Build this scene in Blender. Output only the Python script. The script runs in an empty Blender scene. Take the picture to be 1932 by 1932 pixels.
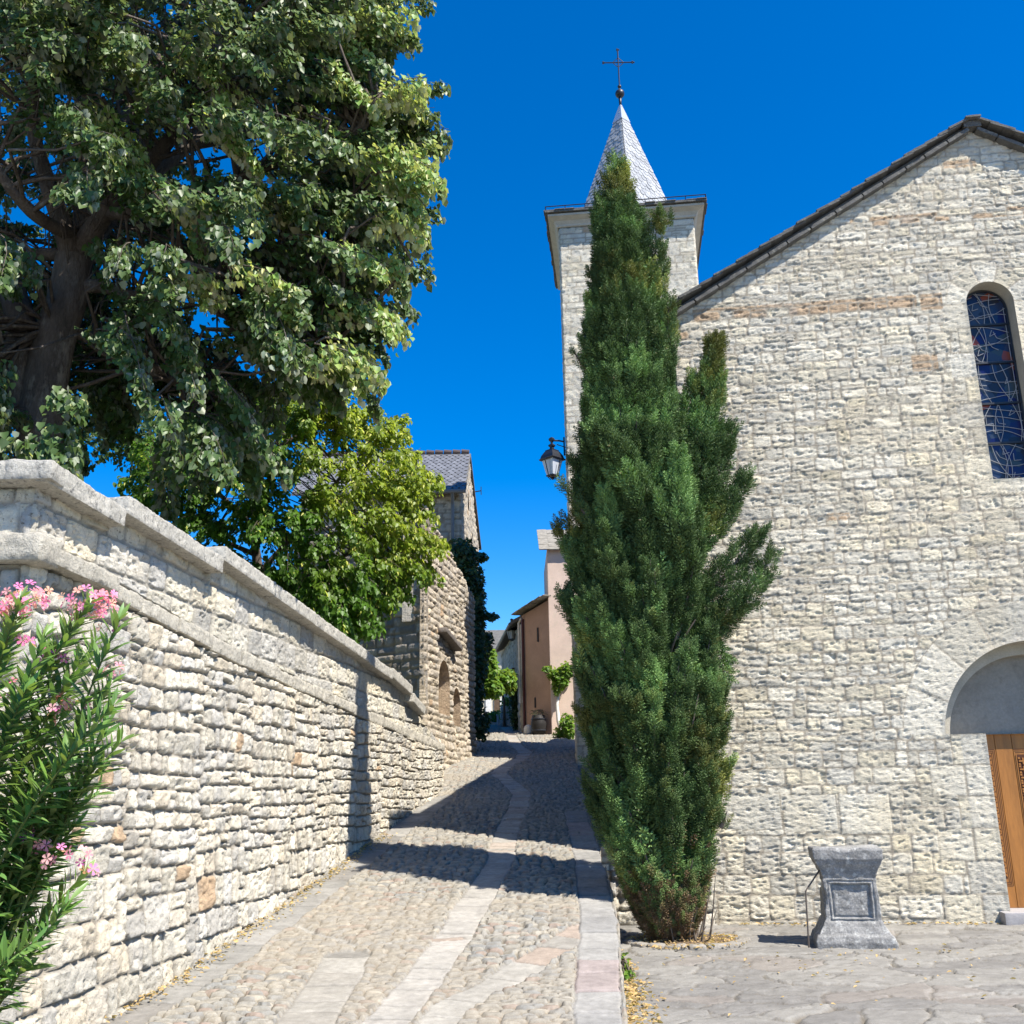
import bpy, math, random
import numpy as np
from math import sin, cos, tan, radians, sqrt, pi, atan2, hypot
from mathutils import Vector, Matrix

# ------------------------------------------------------------------ camera, sky, sun, exposure
S = bpy.context.scene
F, CX, PITCH, ROLL, EYE = 1896.0, 966.0, radians(15.5), radians(1.0), 1.6
_f = np.array([0, cos(PITCH), sin(PITCH)])
_r0 = np.array([1.0, 0, 0]); _u0 = np.cross(_r0, _f)
_r = _r0 * cos(ROLL) - _u0 * sin(ROLL); _u = _r0 * sin(ROLL) + _u0 * cos(ROLL)
cd = bpy.data.cameras.new('camera'); cam = bpy.data.objects.new('camera', cd); S.collection.objects.link(cam)
cd.sensor_width = 36; cd.lens = 36 * F / 1932; cd.clip_start = .05; cd.clip_end = 3000
cam.matrix_world = Matrix(((_r[0], _u[0], -_f[0], 0), (_r[1], _u[1], -_f[1], 0), (_r[2], _u[2], -_f[2], EYE), (0, 0, 0, 1)))
S.camera = cam

SUN_EL, SUN_H = radians(54), np.array([.79, -.613])
w = bpy.data.worlds.new('World'); S.world = w; w.use_nodes = True
nt = w.node_tree; nt.nodes.clear()
o_ = nt.nodes.new('ShaderNodeOutputWorld'); b_ = nt.nodes.new('ShaderNodeBackground'); s_ = nt.nodes.new('ShaderNodeTexSky')
hs = nt.nodes.new('ShaderNodeHueSaturation')
s_.sky_type = 'NISHITA'; s_.sun_disc = False; s_.sun_elevation = SUN_EL; s_.sun_rotation = atan2(SUN_H[0], SUN_H[1])
s_.altitude = 900; s_.air_density = 1.0; s_.dust_density = 0.0; s_.ozone_density = 4.0
hs.inputs['Saturation'].default_value = 1.45; hs.inputs['Hue'].default_value = .507; hs.inputs['Value'].default_value = 1.2
b_.inputs['Strength'].default_value = 0.10
nt.links.new(s_.outputs[0], hs.inputs['Color']); nt.links.new(hs.outputs[0], b_.inputs[0]); nt.links.new(b_.outputs[0], o_.inputs[0])
sl = bpy.data.lights.new('sun', 'SUN'); sl.energy = 5.0; sl.angle = radians(.5); sl.color = (1, .945, .86)
so = bpy.data.objects.new('sun', sl); S.collection.objects.link(so)
sd = Vector((SUN_H[0] * cos(SUN_EL), SUN_H[1] * cos(SUN_EL), sin(SUN_EL)))
so.rotation_euler = sd.to_track_quat('Z', 'Y').to_euler(); so.location = (10, -8, 20)
S.view_settings.view_transform = 'Standard'; S.view_settings.look = 'None'; S.view_settings.gamma = 1
S.view_settings.exposure = 0.9; S.view_settings.use_curve_mapping = False
S.cycles.max_bounces = 6; S.cycles.diffuse_bounces = 2; S.cycles.transparent_max_bounces = 4; S.cycles.sample_clamp_indirect = 4

def at(px, py, Y):                       # world point at distance Y for a spot measured on the photograph (1932 px wide)
    d = _f + (px - CX) / F * _r - (py - CX) / F * _u
    return np.array([d[0] / d[1] * Y, Y, EYE + d[2] / d[1] * Y])

# ------------------------------------------------------------------ noise
def _hash(ix, iy, iz, seed):
    h = (ix.astype(np.int64) * 374761393 + iy.astype(np.int64) * 668265263 + iz.astype(np.int64) * 2147483647 + int(seed) * 974634777) & 0xffffffff
    h = ((h ^ (h >> 13)) * 1274126177) & 0xffffffff
    h = ((h ^ (h >> 15)) * 2246822519) & 0xffffffff
    return ((h ^ (h >> 16)) & 0xffffff) / float(0xffffff)

def vn2(x, y, seed=0):
    x = np.asarray(x, float); y = np.asarray(y, float)
    ix = np.floor(x); iy = np.floor(y); fx = x - ix; fy = y - iy
    fx = fx * fx * (3 - 2 * fx); fy = fy * fy * (3 - 2 * fy); z = np.zeros_like(ix)
    a = _hash(ix, iy, z, seed); b = _hash(ix + 1, iy, z, seed); c = _hash(ix, iy + 1, z, seed); d = _hash(ix + 1, iy + 1, z, seed)
    return (a * (1 - fx) + b * fx) * (1 - fy) + (c * (1 - fx) + d * fx) * fy

def fbm(x, y, o=4, seed=0):              # about -1 .. 1
    s = 0; a = .5; t = 0
    for i in range(o):
        s = s + a * (vn2(x * 2 ** i, y * 2 ** i, seed + i * 7) * 2 - 1); t += a; a *= .55
    return s / t

def vn3(p, seed=0):
    i = np.floor(p); f = p - i; f = f * f * (3 - 2 * f); r = 0
    for dx in (0, 1):
        for dy in (0, 1):
            for dz in (0, 1):
                wt = (f[:, 0] if dx else 1 - f[:, 0]) * (f[:, 1] if dy else 1 - f[:, 1]) * (f[:, 2] if dz else 1 - f[:, 2])
                r = r + wt * _hash(i[:, 0] + dx, i[:, 1] + dy, i[:, 2] + dz, seed)
    return r

def fbm3(p, o=3, seed=0):
    s = 0; a = .5; t = 0
    for i in range(o):
        s = s + a * (vn3(p * 2 ** i, seed + i * 5) * 2 - 1); t += a; a *= .55
    return s / t

def sstep(a, b, x):
    t = np.clip((x - a) / (b - a), 0, 1); return t * t * (3 - 2 * t)

# ------------------------------------------------------------------ objects
def tag(o, label=None, cat=None, group=None, kind=None):
    if label: o['label'] = label
    if cat: o['category'] = cat
    if group: o['group'] = group
    if kind: o['kind'] = kind
    return o

def empty(name, loc, label, cat, group=None):
    o = bpy.data.objects.new(name, None); S.collection.objects.link(o); o.location = loc; o.empty_display_size = .2
    return tag(o, label, cat, group)

def link(name, me, mat, parent=None):
    o = bpy.data.objects.new(name, me); S.collection.objects.link(o)
    if mat is not None:
        for m in (mat if isinstance(mat, (list, tuple)) else [mat]): me.materials.append(m)
    if parent is not None:
        o.parent = parent
        l = parent
        off = Vector((0, 0, 0))
        while l is not None: off += l.location; l = l.parent
        o.location = -off                 # geometry is given in world coordinates
    return o

def npmesh(name, V, Fq, mat, parent=None, col=None, smooth=True, midx=None):
    """V (n,3); Fq (m,k) with k = 3 or 4."""
    V = np.ascontiguousarray(V, np.float32); Fq = np.ascontiguousarray(Fq, np.int32)
    me = bpy.data.meshes.new(name); m, k = Fq.shape
    me.vertices.add(len(V)); me.vertices.foreach_set('co', V.ravel())
    me.loops.add(m * k); me.loops.foreach_set('vertex_index', Fq.ravel())
    me.polygons.add(m); me.polygons.foreach_set('loop_start', np.arange(0, m * k, k, dtype=np.int32))
    me.polygons.foreach_set('loop_total', np.full(m, k, np.int32))
    if smooth: me.polygons.foreach_set('use_smooth', np.ones(m, bool))
    if midx is not None: me.polygons.foreach_set('material_index', midx.astype(np.int32))
    me.update(calc_edges=True)
    if col is not None:
        a = me.color_attributes.new('Col', 'FLOAT_COLOR', 'POINT')
        c = np.ones((len(V), 4), np.float32); c[:, :3] = col; a.data.foreach_set('color', c.ravel())
    me.validate()
    return link(name, me, mat, parent)

class MB:
    def __init__(s): s.v = []; s.f = []
    def add(s, vs, fs):
        b = len(s.v); s.v += [tuple(map(float, v)) for v in vs]; s.f += [tuple(b + i for i in f) for f in fs]; return s
    def box(s, c, size, ax=None, ay=None, az=None):
        c = np.array(c, float); h = np.array(size, float) / 2
        ax = np.array((1, 0, 0) if ax is None else ax, float); ay = np.array((0, 1, 0) if ay is None else ay, float); az = np.array((0, 0, 1) if az is None else az, float)
        vs = [c + ax * h[0] * i + ay * h[1] * j + az * h[2] * k for i in (-1, 1) for j in (-1, 1) for k in (-1, 1)]
        return s.add(vs, [(0, 1, 3, 2), (4, 6, 7, 5), (0, 4, 5, 1), (2, 3, 7, 6), (0, 2, 6, 4), (1, 5, 7, 3)])
    def tube(s, pts, rad, n=6, cap=True):
        pts = [np.array(p, float) for p in pts]; rad = [rad] * len(pts) if np.isscalar(rad) else rad
        t0 = None; rings = []
        up = np.array((.12, .07, 1.0))
        for i, p in enumerate(pts):
            t = pts[min(i + 1, len(pts) - 1)] - pts[max(i - 1, 0)]; t = t / (np.linalg.norm(t) + 1e-9)
            if t0 is None:
                a = np.cross(t, up if abs(t[2]) < .9 else np.array((1.0, .1, 0))); a /= np.linalg.norm(a)
            else:
                a = a - t * (a @ t); a /= np.linalg.norm(a) + 1e-9
            b = np.cross(t, a); t0 = t
            rings.append([p + rad[i] * (cos(2 * pi * k / n) * a + sin(2 * pi * k / n) * b) for k in range(n)])
        vs = [v for r in rings for v in r]; fs = []
        for i in range(len(pts) - 1):
            for k in range(n): fs.append((i * n + k, i * n + (k + 1) % n, (i + 1) * n + (k + 1) % n, (i + 1) * n + k))
        if cap: fs.append(tuple(range(n))[::-1]); fs.append(tuple((len(pts) - 1) * n + k for k in range(n)))
        return s.add(vs, fs)
    def lathe(s, c, prof, n=12, square=False):
        c = np.array(c, float); vs = []; fs = []
        off = pi / n if square else 0
        for r, z in prof:
            for k in range(n): vs.append(c + np.array((r * cos(2 * pi * k / n + off), r * sin(2 * pi * k / n + off), z)))
        for i in range(len(prof) - 1):
            for k in range(n): fs.append((i * n + k, i * n + (k + 1) % n, (i + 1) * n + (k + 1) % n, (i + 1) * n + k))
        fs.append(tuple(range(n))[::-1]); fs.append(tuple((len(prof) - 1) * n + k for k in range(n)))
        return s.add(vs, fs)
    def prism(s, poly, p0, du, dn, depth):
        """poly in (u,z); p0 plan origin; du unit along; extruded along dn by depth"""
        n = len(poly); p0 = np.array(p0, float); du = np.array(du, float); dn = np.array(dn, float)
        a = [np.array([*(p0[:2] + du[:2] * u), z]) for u, z in poly]; b = [q + np.array([*(dn[:2] * depth), 0]) for q in a]
        return s.add(a + b, [tuple(range(n)), tuple(range(n, 2 * n))[::-1]] + [(i, i + n, (i + 1) % n + n, (i + 1) % n) for i in range(n)])
    def build(s, name, mat, parent=None, smooth=False, bevel=0):
        me = bpy.data.meshes.new(name); me.from_pydata(s.v, [], s.f); me.update()
        if smooth: me.polygons.foreach_set('use_smooth', np.ones(len(me.polygons), bool))
        o = link(name, me, mat, parent)
        import bmesh
        bm = bmesh.new(); bm.from_mesh(me); bmesh.ops.recalc_face_normals(bm, faces=bm.faces); bm.to_mesh(me); bm.free()
        if bevel:
            m = o.modifiers.new('b', 'BEVEL'); m.width = bevel; m.segments = 2; m.limit_method = 'ANGLE'
        return o

# ------------------------------------------------------------------ materials
def mat(name, color=(.5, .5, .5), rough=.9, attr=False, noise=None, bump=None, metal=0, spec=.3, bump2=None, nscale=(1, 1, 1), stain=None):
    m = bpy.data.materials.new(name); m.use_nodes = True; t = m.node_tree; N = t.nodes; L = t.links
    p = N['Principled BSDF']; p.inputs['Roughness'].default_value = rough; p.inputs['Metallic'].default_value = metal
    p.inputs['Specular IOR Level'].default_value = spec
    tc = N.new('ShaderNodeTexCoord'); mp = N.new('ShaderNodeMapping'); mp.inputs['Scale'].default_value = nscale
    L.new(tc.outputs['Object'], mp.inputs[0]); src = None
    if attr:
        a = N.new('ShaderNodeAttribute'); a.attribute_name = 'Col'; src = a.outputs['Color']
    else:
        c = N.new('ShaderNodeRGB'); c.outputs[0].default_value = (*color, 1); src = c.outputs[0]
    for ns in ([noise] if noise and not isinstance(noise, list) else (noise or [])):
        sc, lo, hi = ns
        n = N.new('ShaderNodeTexNoise'); n.inputs['Scale'].default_value = sc; n.inputs['Detail'].default_value = 6; n.inputs['Roughness'].default_value = .65
        L.new(mp.outputs[0], n.inputs['Vector'])
        r = N.new('ShaderNodeMapRange'); r.inputs[1].default_value = .3; r.inputs[2].default_value = .7; r.inputs[3].default_value = lo; r.inputs[4].default_value = hi
        L.new(n.outputs[0], r.inputs[0])
        x = N.new('ShaderNodeVectorMath'); x.operation = 'SCALE'; L.new(src, x.inputs[0]); L.new(r.outputs[0], x.inputs['Scale']); src = x.outputs[0]
    if stain:
        sc, colr, lo, hi = stain
        n = N.new('ShaderNodeTexNoise'); n.inputs['Scale'].default_value = sc; n.inputs['Detail'].default_value = 8; n.inputs['Roughness'].default_value = .7
        L.new(mp.outputs[0], n.inputs['Vector'])
        r = N.new('ShaderNodeMapRange'); r.inputs[1].default_value = lo; r.inputs[2].default_value = hi; L.new(n.outputs[0], r.inputs[0])
        x = N.new('ShaderNodeMix'); x.data_type = 'RGBA'; L.new(r.outputs[0], x.inputs[0]); L.new(src, x.inputs[6]); x.inputs[7].default_value = (*colr, 1); src = x.outputs[2]
    L.new(src, p.inputs['Base Color'])
    prev = None
    for bp in (bump, bump2):
        if bp:
            n = N.new('ShaderNodeTexNoise'); n.inputs['Scale'].default_value = bp[0]; n.inputs['Detail'].default_value = 6; n.inputs['Roughness'].default_value = .7
            L.new(mp.outputs[0], n.inputs['Vector'])
            b = N.new('ShaderNodeBump'); b.inputs['Strength'].default_value = bp[1]; b.inputs['Distance'].default_value = bp[2]
            L.new(n.outputs[0], b.inputs['Height'])
            if prev: L.new(prev, b.inputs['Normal'])
            prev = b.outputs[0]
    if prev: L.new(prev, p.inputs['Normal'])
    return m

def leafmat(name, top, under, trans=.3, rough=.45, var=.35, attr=False, spec=.4):
    m = bpy.data.materials.new(name); m.use_nodes = True; t = m.node_tree; N = t.nodes; L = t.links
    p = N['Principled BSDF']; p.inputs['Roughness'].default_value = rough; p.inputs['Specular IOR Level'].default_value = spec
    g = N.new('ShaderNodeNewGeometry')
    mx = N.new('ShaderNodeMix'); mx.data_type = 'RGBA'; L.new(g.outputs['Backfacing'], mx.inputs[0])
    mx.inputs[6].default_value = (*top, 1); mx.inputs[7].default_value = (*under, 1); src = mx.outputs[2]
    if attr:
        a = N.new('ShaderNodeAttribute'); a.attribute_name = 'Col'
        x = N.new('ShaderNodeVectorMath'); x.operation = 'MULTIPLY'; L.new(src, x.inputs[0]); L.new(a.outputs['Color'], x.inputs[1]); src = x.outputs[0]
    tr = N.new('ShaderNodeBsdfTranslucent'); ms = N.new('ShaderNodeMixShader'); ms.inputs[0].default_value = trans
    x = N.new('ShaderNodeVectorMath'); x.operation = 'MULTIPLY'; x.inputs[1].default_value = (1.5, 1.7, .6); L.new(src, x.inputs[0])
    L.new(src, p.inputs['Base Color']); L.new(x.outputs[0], tr.inputs[0])
    L.new(p.outputs[0], ms.inputs[1]); L.new(tr.outputs[0], ms.inputs[2]); L.new(ms.outputs[0], N['Material Output'].inputs[0])
    return m

M = {}
M['stone'] = mat('stone', attr=True, noise=[(9, .86, 1.1), (70, .85, 1.1)], bump=(26, .75, .03), bump2=(90, .5, .010), stain=(30, (.17, .145, .105), .56, .68))
M['church'] = mat('church_stone', attr=True, noise=[(6, .9, 1.07), (60, .84, 1.1)], bump=(26, .6, .025), bump2=(90, .4, .008), nscale=(1, 1, 2.4), stain=(26, (.25, .21, .155), .56, .68))
M['cobble'] = mat('cobble', attr=True, noise=[(14, .8, 1.15), (90, .85, 1.1)], bump=(80, .3, .01), rough=.8)
M['paving'] = mat('paving', attr=True, noise=[(5, .85, 1.1), (60, .82, 1.12)], bump=(30, .4, .015), bump2=(120, .35, .006), nscale=(1, 1.8, 1))
M['ledge'] = mat('ledge_stone', (.58, .535, .44), noise=[(5, .75, 1.12), (45, .7, 1.15)], bump=(30, .7, .03), bump2=(120, .4, .008), stain=(26, (.2, .18, .14), .55, .68))
M['coping'] = mat('coping_stone', (.54, .51, .44), noise=[(5, .8, 1.12), (45, .7, 1.15)], bump=(30, .6, .03), bump2=(120, .4, .008), stain=(22, (.17, .165, .15), .53, .66))
M['altar'] = mat('altar_stone', (.29, .282, .265), noise=[(9, .6, 1.25), (60, .7, 1.25)], bump=(40, .6, .02), bump2=(140, .4, .006), stain=(16, (.52, .51, .47), .54, .66))
M['slate'] = mat('slate', attr=True, noise=[(20, .85, 1.1)], bump=(60, .3, .01), rough=.55, spec=.4)
M['lauze'] = mat('lauze', (.12, .115, .105), noise=[(6, .7, 1.3), (50, .8, 1.2)], bump=(30, .5, .02), stain=(9, (.25, .24, .2), .55, .7))
M['cornice'] = mat('cornice_stone', (.47, .44, .375), noise=[(4, .85, 1.1), (50, .85, 1.1)], bump=(40, .3, .01))
M['iron'] = mat('black_iron', (.012, .014, .02), rough=.45, spec=.5)
M['zinc'] = mat('zinc', (.6, .63, .66), rough=.35, metal=.6, noise=(20, .9, 1.05))
M['gutter'] = mat('gutter', (.17, .17, .17), rough=.5, noise=(10, .8, 1.1))
M['redpipe'] = mat('red_pipe', (.09, .03, .025), rough=.5)
M['lampglass'] = mat('frosted_glass', (.55, .58, .62), rough=.25, spec=.6, noise=(8, .9, 1.05))
M['pink'] = mat('pink_render', (.64, .50, .41), noise=[(2, .88, 1.08), (30, .92, 1.05)], bump=(30, .2, .01), stain=(3, (.5, .44, .34), .55, .75))
M['salmon'] = mat('salmon_render', (.44, .29, .215), noise=[(1.5, .85, 1.1), (25, .92, 1.05)], bump=(30, .2, .01))
M['cream'] = mat('cream_render', (.5, .46, .36), noise=[(2, .85, 1.1)], bump=(30, .2, .01))
M['bark'] = mat('bark', (.13, .105, .085), noise=[(6, .6, 1.35), (40, .7, 1.2)], bump=(14, .9, .05), bump2=(60, .6, .015), nscale=(1, 1, .35), stain=(5, (.27, .24, .2), .55, .68))
M['twig'] = mat('twig', (.16, .13, .1), noise=(15, .7, 1.2))
M['wood'] = mat('door_wood', (.37, .155, .035), noise=[(5, .75, 1.15), (40, .85, 1.1)], bump=(30, .25, .005), nscale=(1, 1, .12), rough=.45, spec=.4)
M['woodcut'] = mat('door_groove', (.085, .03, .012), rough=.7)
M['oldwood'] = mat('old_wood', (.12, .08, .05), noise=[(8, .7, 1.2)], bump=(30, .4, .01))
M['barrel'] = mat('barrel', (.02, .018, .017), rough=.6, noise=(8, .7, 1.3))
M['white'] = mat('white_stone', (.68, .66, .6), noise=[(8, .85, 1.1)], bump=(30, .4, .01))
M['soil'] = mat('soil', (.17, .12, .075), noise=[(8, .6, 1.4), (50, .7, 1.3)], bump=(30, .7, .03))
M['grass'] = mat('terrace_grass', (.12, .12, .05), noise=[(3, .6, 1.4), (40, .6, 1.4)], bump=(30, .8, .04))
M['grey'] = mat('grey_step', (.36, .34, .33), noise=[(5, .85, 1.1), (60, .85, 1.1)], bump=(50, .3, .01))
M['lead'] = mat('lead_came', (.34, .35, .37), rough=.6)
M['lime'] = leafmat('lime_leaf', (.085, .145, .04), (.21, .25, .17), trans=.22, rough=.45, attr=True, spec=.4)
M['limefl'] = leafmat('lime_bract', (.5, .5, .2), (.5, .5, .22), trans=.35)
M['ylime'] = leafmat('young_lime_leaf', (.13, .2, .025), (.2, .25, .08), trans=.42, attr=True)
M['ylimefl'] = leafmat('young_lime_bract', (.55, .55, .13), (.55, .55, .15), trans=.45)
M['cyp'] = leafmat('cypress_scale', (1, 1, 1), (1, 1, 1), trans=.08, rough=.6, attr=True, spec=.25)
M['olea'] = leafmat('oleander_leaf', (.11, .215, .05), (.19, .29, .11), trans=.22, rough=.38, attr=True)
M['petal'] = leafmat('oleander_petal', (.85, .30, .42), (.85, .38, .48), trans=.4, rough=.6, attr=True)
M['stem'] = mat('green_stem', (.13, .15, .04), noise=(20, .8, 1.2))
M['ivy'] = leafmat('ivy_leaf', (.035, .075, .025), (.08, .12, .05), trans=.2, attr=True)
M['vine'] = leafmat('vine_leaf', (.12, .22, .03), (.2, .28, .09), trans=.4, attr=True)
M['dry'] = leafmat('dry_leaf', (.5, .34, .15), (.55, .4, .2), trans=.2, rough=.8, attr=True)

# ------------------------------------------------------------------ masonry
def stone_cells(U, V, bounds, wr, seed, split=.15, big=None):
    """returns distance to the joint, local coords, per-stone random numbers"""
    sh = U.shape; U = U.ravel(); V = V.ravel(); rng = np.random.RandomState(seed)
    ci = np.clip(np.searchsorted(bounds, V) - 1, 0, len(bounds) - 2)
    d = np.zeros(len(U)); R = [np.zeros(len(U)) for _ in range(6)]; un = np.zeros(len(U)); vnn = np.zeros(len(U))
    u0, u1 = U.min() - 1, U.max() + 1
    for c in range(len(bounds) - 1):
        h = bounds[c + 1] - bounds[c]; lo, hi = wr if not callable(wr) else wr(bounds[c])
        e = [u0 - rng.rand() * hi]
        while e[-1] < u1: e.append(e[-1] + (lo + (hi - lo) * rng.rand() ** 1.4))
        e = np.array(e); rr = rng.rand(len(e), 6); sp = rng.rand(len(e)) < split; ms = .35 + .3 * rng.rand(len(e))
        k = np.nonzero(ci == c)[0]
        if len(k) == 0: continue
        u = U[k]; v = V[k]; j = np.clip(np.searchsorted(e, u) - 1, 0, len(e) - 2)
        l = e[j]; r = e[j + 1]; b = np.full(len(k), bounds[c]); t = np.full(len(k), bounds[c + 1])
        mid = bounds[c] + h * ms[j]; up = sp[j] & (v > mid); dn = sp[j] & ~up
        b = np.where(up, mid, b); t = np.where(dn, mid, t)
        du = np.minimum(u - l, r - u); dv = np.minimum(v - b, t - v); rad = np.minimum(.05, .35 * (t - b))
        dd = np.where((du < rad) & (dv < rad), rad - np.hypot(rad - du, rad - dv), np.minimum(du, dv))
        d[k] = dd; un[k] = (u - (l + r) / 2) / (r - l) * 2; vnn[k] = (v - (b + t) / 2) / (t - b) * 2
        for q in range(6): R[q][k] = (rr[j, q] + up * .37 + q * .1) % 1
    return d.reshape(sh), un.reshape(sh), vnn.reshape(sh), [x.reshape(sh) for x in R]

def panels(U, V, seed, lo=.55, hi=1.5, off=.10):
    """breaks the courses of rubble at irregular upright joints"""
    rng = np.random.RandomState(seed + 500); e = [U.min() - 1.0]
    while e[-1] < U.max() + 1: e.append(e[-1] + lo + (hi - lo) * rng.rand())
    e = np.array(e); o = (rng.rand(len(e)) - .5) * 2 * off
    k = np.floor(V / .31 + 2.3 * vn2(U * .5, V * 0, seed)); Up = U + .55 * (_hash(k, k * 0, k * 0, seed + 9) - .5)
    j = np.clip(np.searchsorted(e, Up.ravel()).reshape(U.shape) - 1, 0, len(e) - 2)
    return np.minimum(Up - e[j], e[j + 1] - Up), o[j]

def mkbounds(z0, z1, hf, seed):
    rng = np.random.RandomState(seed); b = [z0]
    while b[-1] < z1:
        lo, hi = hf(b[-1]); b.append(b[-1] + lo + (hi - lo) * rng.rand())
    return np.array(b)

def lerp(a, b, t): return a + (b - a) * t[..., None]

STY = {
 'church': dict(joint=.012, bevel=.009, base=.004, var=.008, tilt=.005, rough=.012, pit=4.2, rs=(13, 38), mortar=.003, warp=.020,
    c=[(.69, .63, .50), (.62, .575, .47), (.70, .615, .44)], mc=(.42, .365, .28), rust=.004, dark=0.0),
 'rubble': dict(panel=1, joint=.010, bevel=.011, base=.010, var=.021, tilt=.018, rough=.013, pit=3.6, rs=(16, 20), mortar=.040, warp=.036,
    c=[(.64, .585, .47), (.52, .49, .43), (.67, .575, .43)], mc=(.33, .29, .23), rust=.012, dark=.0),
 'band': dict(joint=.018, bevel=.012, base=.010, var=.020, tilt=.010, rough=.013, pit=3.4, rs=(15, 18), mortar=.010, warp=.02,
    c=[(.64, .585, .46), (.50, .475, .42), (.68, .59, .43)], mc=(.40, .37, .31), rust=.01, dark=.0),
 'build': dict(panel=1, joint=.014, bevel=.022, base=.015, var=.035, tilt=.02, rough=.018, pit=2, rs=(10, 14), mortar=.035, warp=.035,
    c=[(.56, .48, .37), (.46, .40, .32), (.60, .50, .36)], mc=(.30, .25, .18), rust=.03, dark=0),
}

def stone_wall(name, p0, p1, zb, zt, res, sty, bounds, wr, seed, m, parent=None, holes=(), dressed=None, split=.15, ucol=None, zres=None, extra=None, fold=.12, ulist=None):
    """sheet of real stone relief between p0 and p1, outward = right-hand side"""
    st = STY[sty]; p0 = np.array(p0, float); p1 = np.array(p1, float); L = np.linalg.norm(p1 - p0); d = (p1 - p0) / L; n = np.array([d[1], -d[0]])
    us = np.linspace(0, L, int(L / res) + 1) if ulist is None else ulist
    zbf = zb if callable(zb) else (lambda u: np.full_like(u, zb)); ztf = zt if callable(zt) else (lambda u: np.full_like(u, zt))
    B = zbf(us); T = ztf(us); nz = int((T.max() - B.min()) / (zres or res)) + 1
    t = np.linspace(0, 1, nz); U = np.repeat(us[None, :], nz, 0); Z = B[None, :] + (T - B)[None, :] * t[:, None]
    sdf = np.full(U.shape, 9.0); gu = np.zeros_like(U); gz = np.zeros_like(U)
    for hf in holes:
        s = hf(U, Z); e = 1e-3; a = (hf(U + e, Z) - s) / e; b = (hf(U, Z + e) - s) / e; k = s < sdf
        sdf = np.where(k, s, sdf); gu = np.where(k, a, gu); gz = np.where(k, b, gz)
    if holes:
        near = np.abs(sdf) < .72 * res; g = np.maximum(np.hypot(gu, gz), .5)
        U = U - np.where(near, sdf * gu / g, 0); Z = Z - np.where(near, sdf * gz / g, 0)
    Uw = U + st['warp'] * fbm(U * 2.2, Z * 2.2, 3, seed + 1) + .5 * st['warp'] * fbm(U * 9, Z * 9, 3, seed + 5)
    Zw = Z + st['warp'] * 1.3 * fbm(U * 1.1, Z * 1.6, 3, seed + 2) + .38 * st['warp'] * fbm(U * 8, Z * 8, 3, seed + 6)
    pd = None
    if st.get('panel'): pd, po = panels(Uw, Zw, seed); Zw = Zw + po + .05 * fbm(U * .45, Z * .45, 2, seed + 21)
    D, un, vv, R = stone_cells(Uw, Zw, bounds, wr, seed, split)
    if pd is not None: D = np.minimum(D, pd)
    if dressed is not None: D, un, vv, R, dm = dressed(U, Z, sdf, D, un, vv, R)
    else: dm = np.zeros_like(U)
    ed = sstep(st['joint'] * .5, st['joint'] * .5 + st['bevel'], D)
    rx, rz = st['rs']; rough = fbm(U * rx, Z * rz, 5, seed + 3); pit = np.minimum(0, fbm(U * rx * 1.1, Z * rz * 1.25, 3, seed + 9) + .12)
    h = ed * (st['base'] + st['var'] * (R[0] - .4) + st['tilt'] * ((R[1] - .5) * un + (R[2] - .5) * vv) * 2 + st['rough'] * rough * (1 - .3 * dm) + st['rough'] * st.get('pit', 1.6) * pit * (1 - .35 * dm))
    mn = fbm(U * 3, Z * 3, 3, seed + 4)
    h = h - (1 - ed) * st['mortar'] * (.45 + .9 * np.clip(mn + .3, 0, 1)) + .004 * fbm(U * 30, Z * 30, 2, seed + 8)
    if extra is not None: h = h + extra(U, Z)
    if holes: h = h * sstep(0, .05, np.abs(sdf)) + .012 * (1 - sstep(0, .05, np.abs(sdf)))
    c0, c1, c2 = [np.array(x) for x in st['c']]
    col = lerp(c0, c1, sstep(.3, .9, R[3])); col = lerp(col, c2, sstep(.6, 1, R[4]) * .8)
    col = col * (.78 + .36 * R[5])[..., None]
    rust = (R[1] > 1 - st['rust']) & (R[4] > .2)
    if ucol is not None: col, rust = ucol(U, Z, col, rust, R)
    col = np.where(rust[..., None], np.array((.42, .30, .19)) * (.9 + .5 * vn2(U * 25, Z * 25, 3))[..., None], col)
    lich = sstep(.15, .5, fbm(U * 2.5, Z * 2.5, 5, seed + 11)) * (.5 if sty != 'church' else .38)
    col = lerp(col, np.array((.36, .345, .31)), lich)
    col = np.array(st['mc']) * (.9 + .2 * mn)[..., None] * (1 - ed[..., None]) + col * ed[..., None]
    # fold the border back so that the sheet closes against what stands behind it
    b = np.zeros(U.shape, bool); b[0, :] = b[-1, :] = b[:, 0] = b[:, -1] = True
    h = np.where(b, -fold, h)
    X = p0[0] + d[0] * U + n[0] * h; Y = p0[1] + d[1] * U + n[1] * h
    V = np.stack([X, Y, Z], -1).reshape(-1, 3); nr, nc = U.shape
    idx = np.arange(nr * nc).reshape(nr, nc)
    Q = np.stack([idx[:-1, :-1], idx[:-1, 1:], idx[1:, 1:], idx[1:, :-1]], -1).reshape(-1, 4)
    if holes:
        sc = sdf.ravel()[Q]; Q = Q[(np.where(np.abs(sc) < .72 * res, 0, sc)).sum(1) > 0]
    return npmesh(name, V, Q, m, parent, col.reshape(-1, 3))

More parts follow.
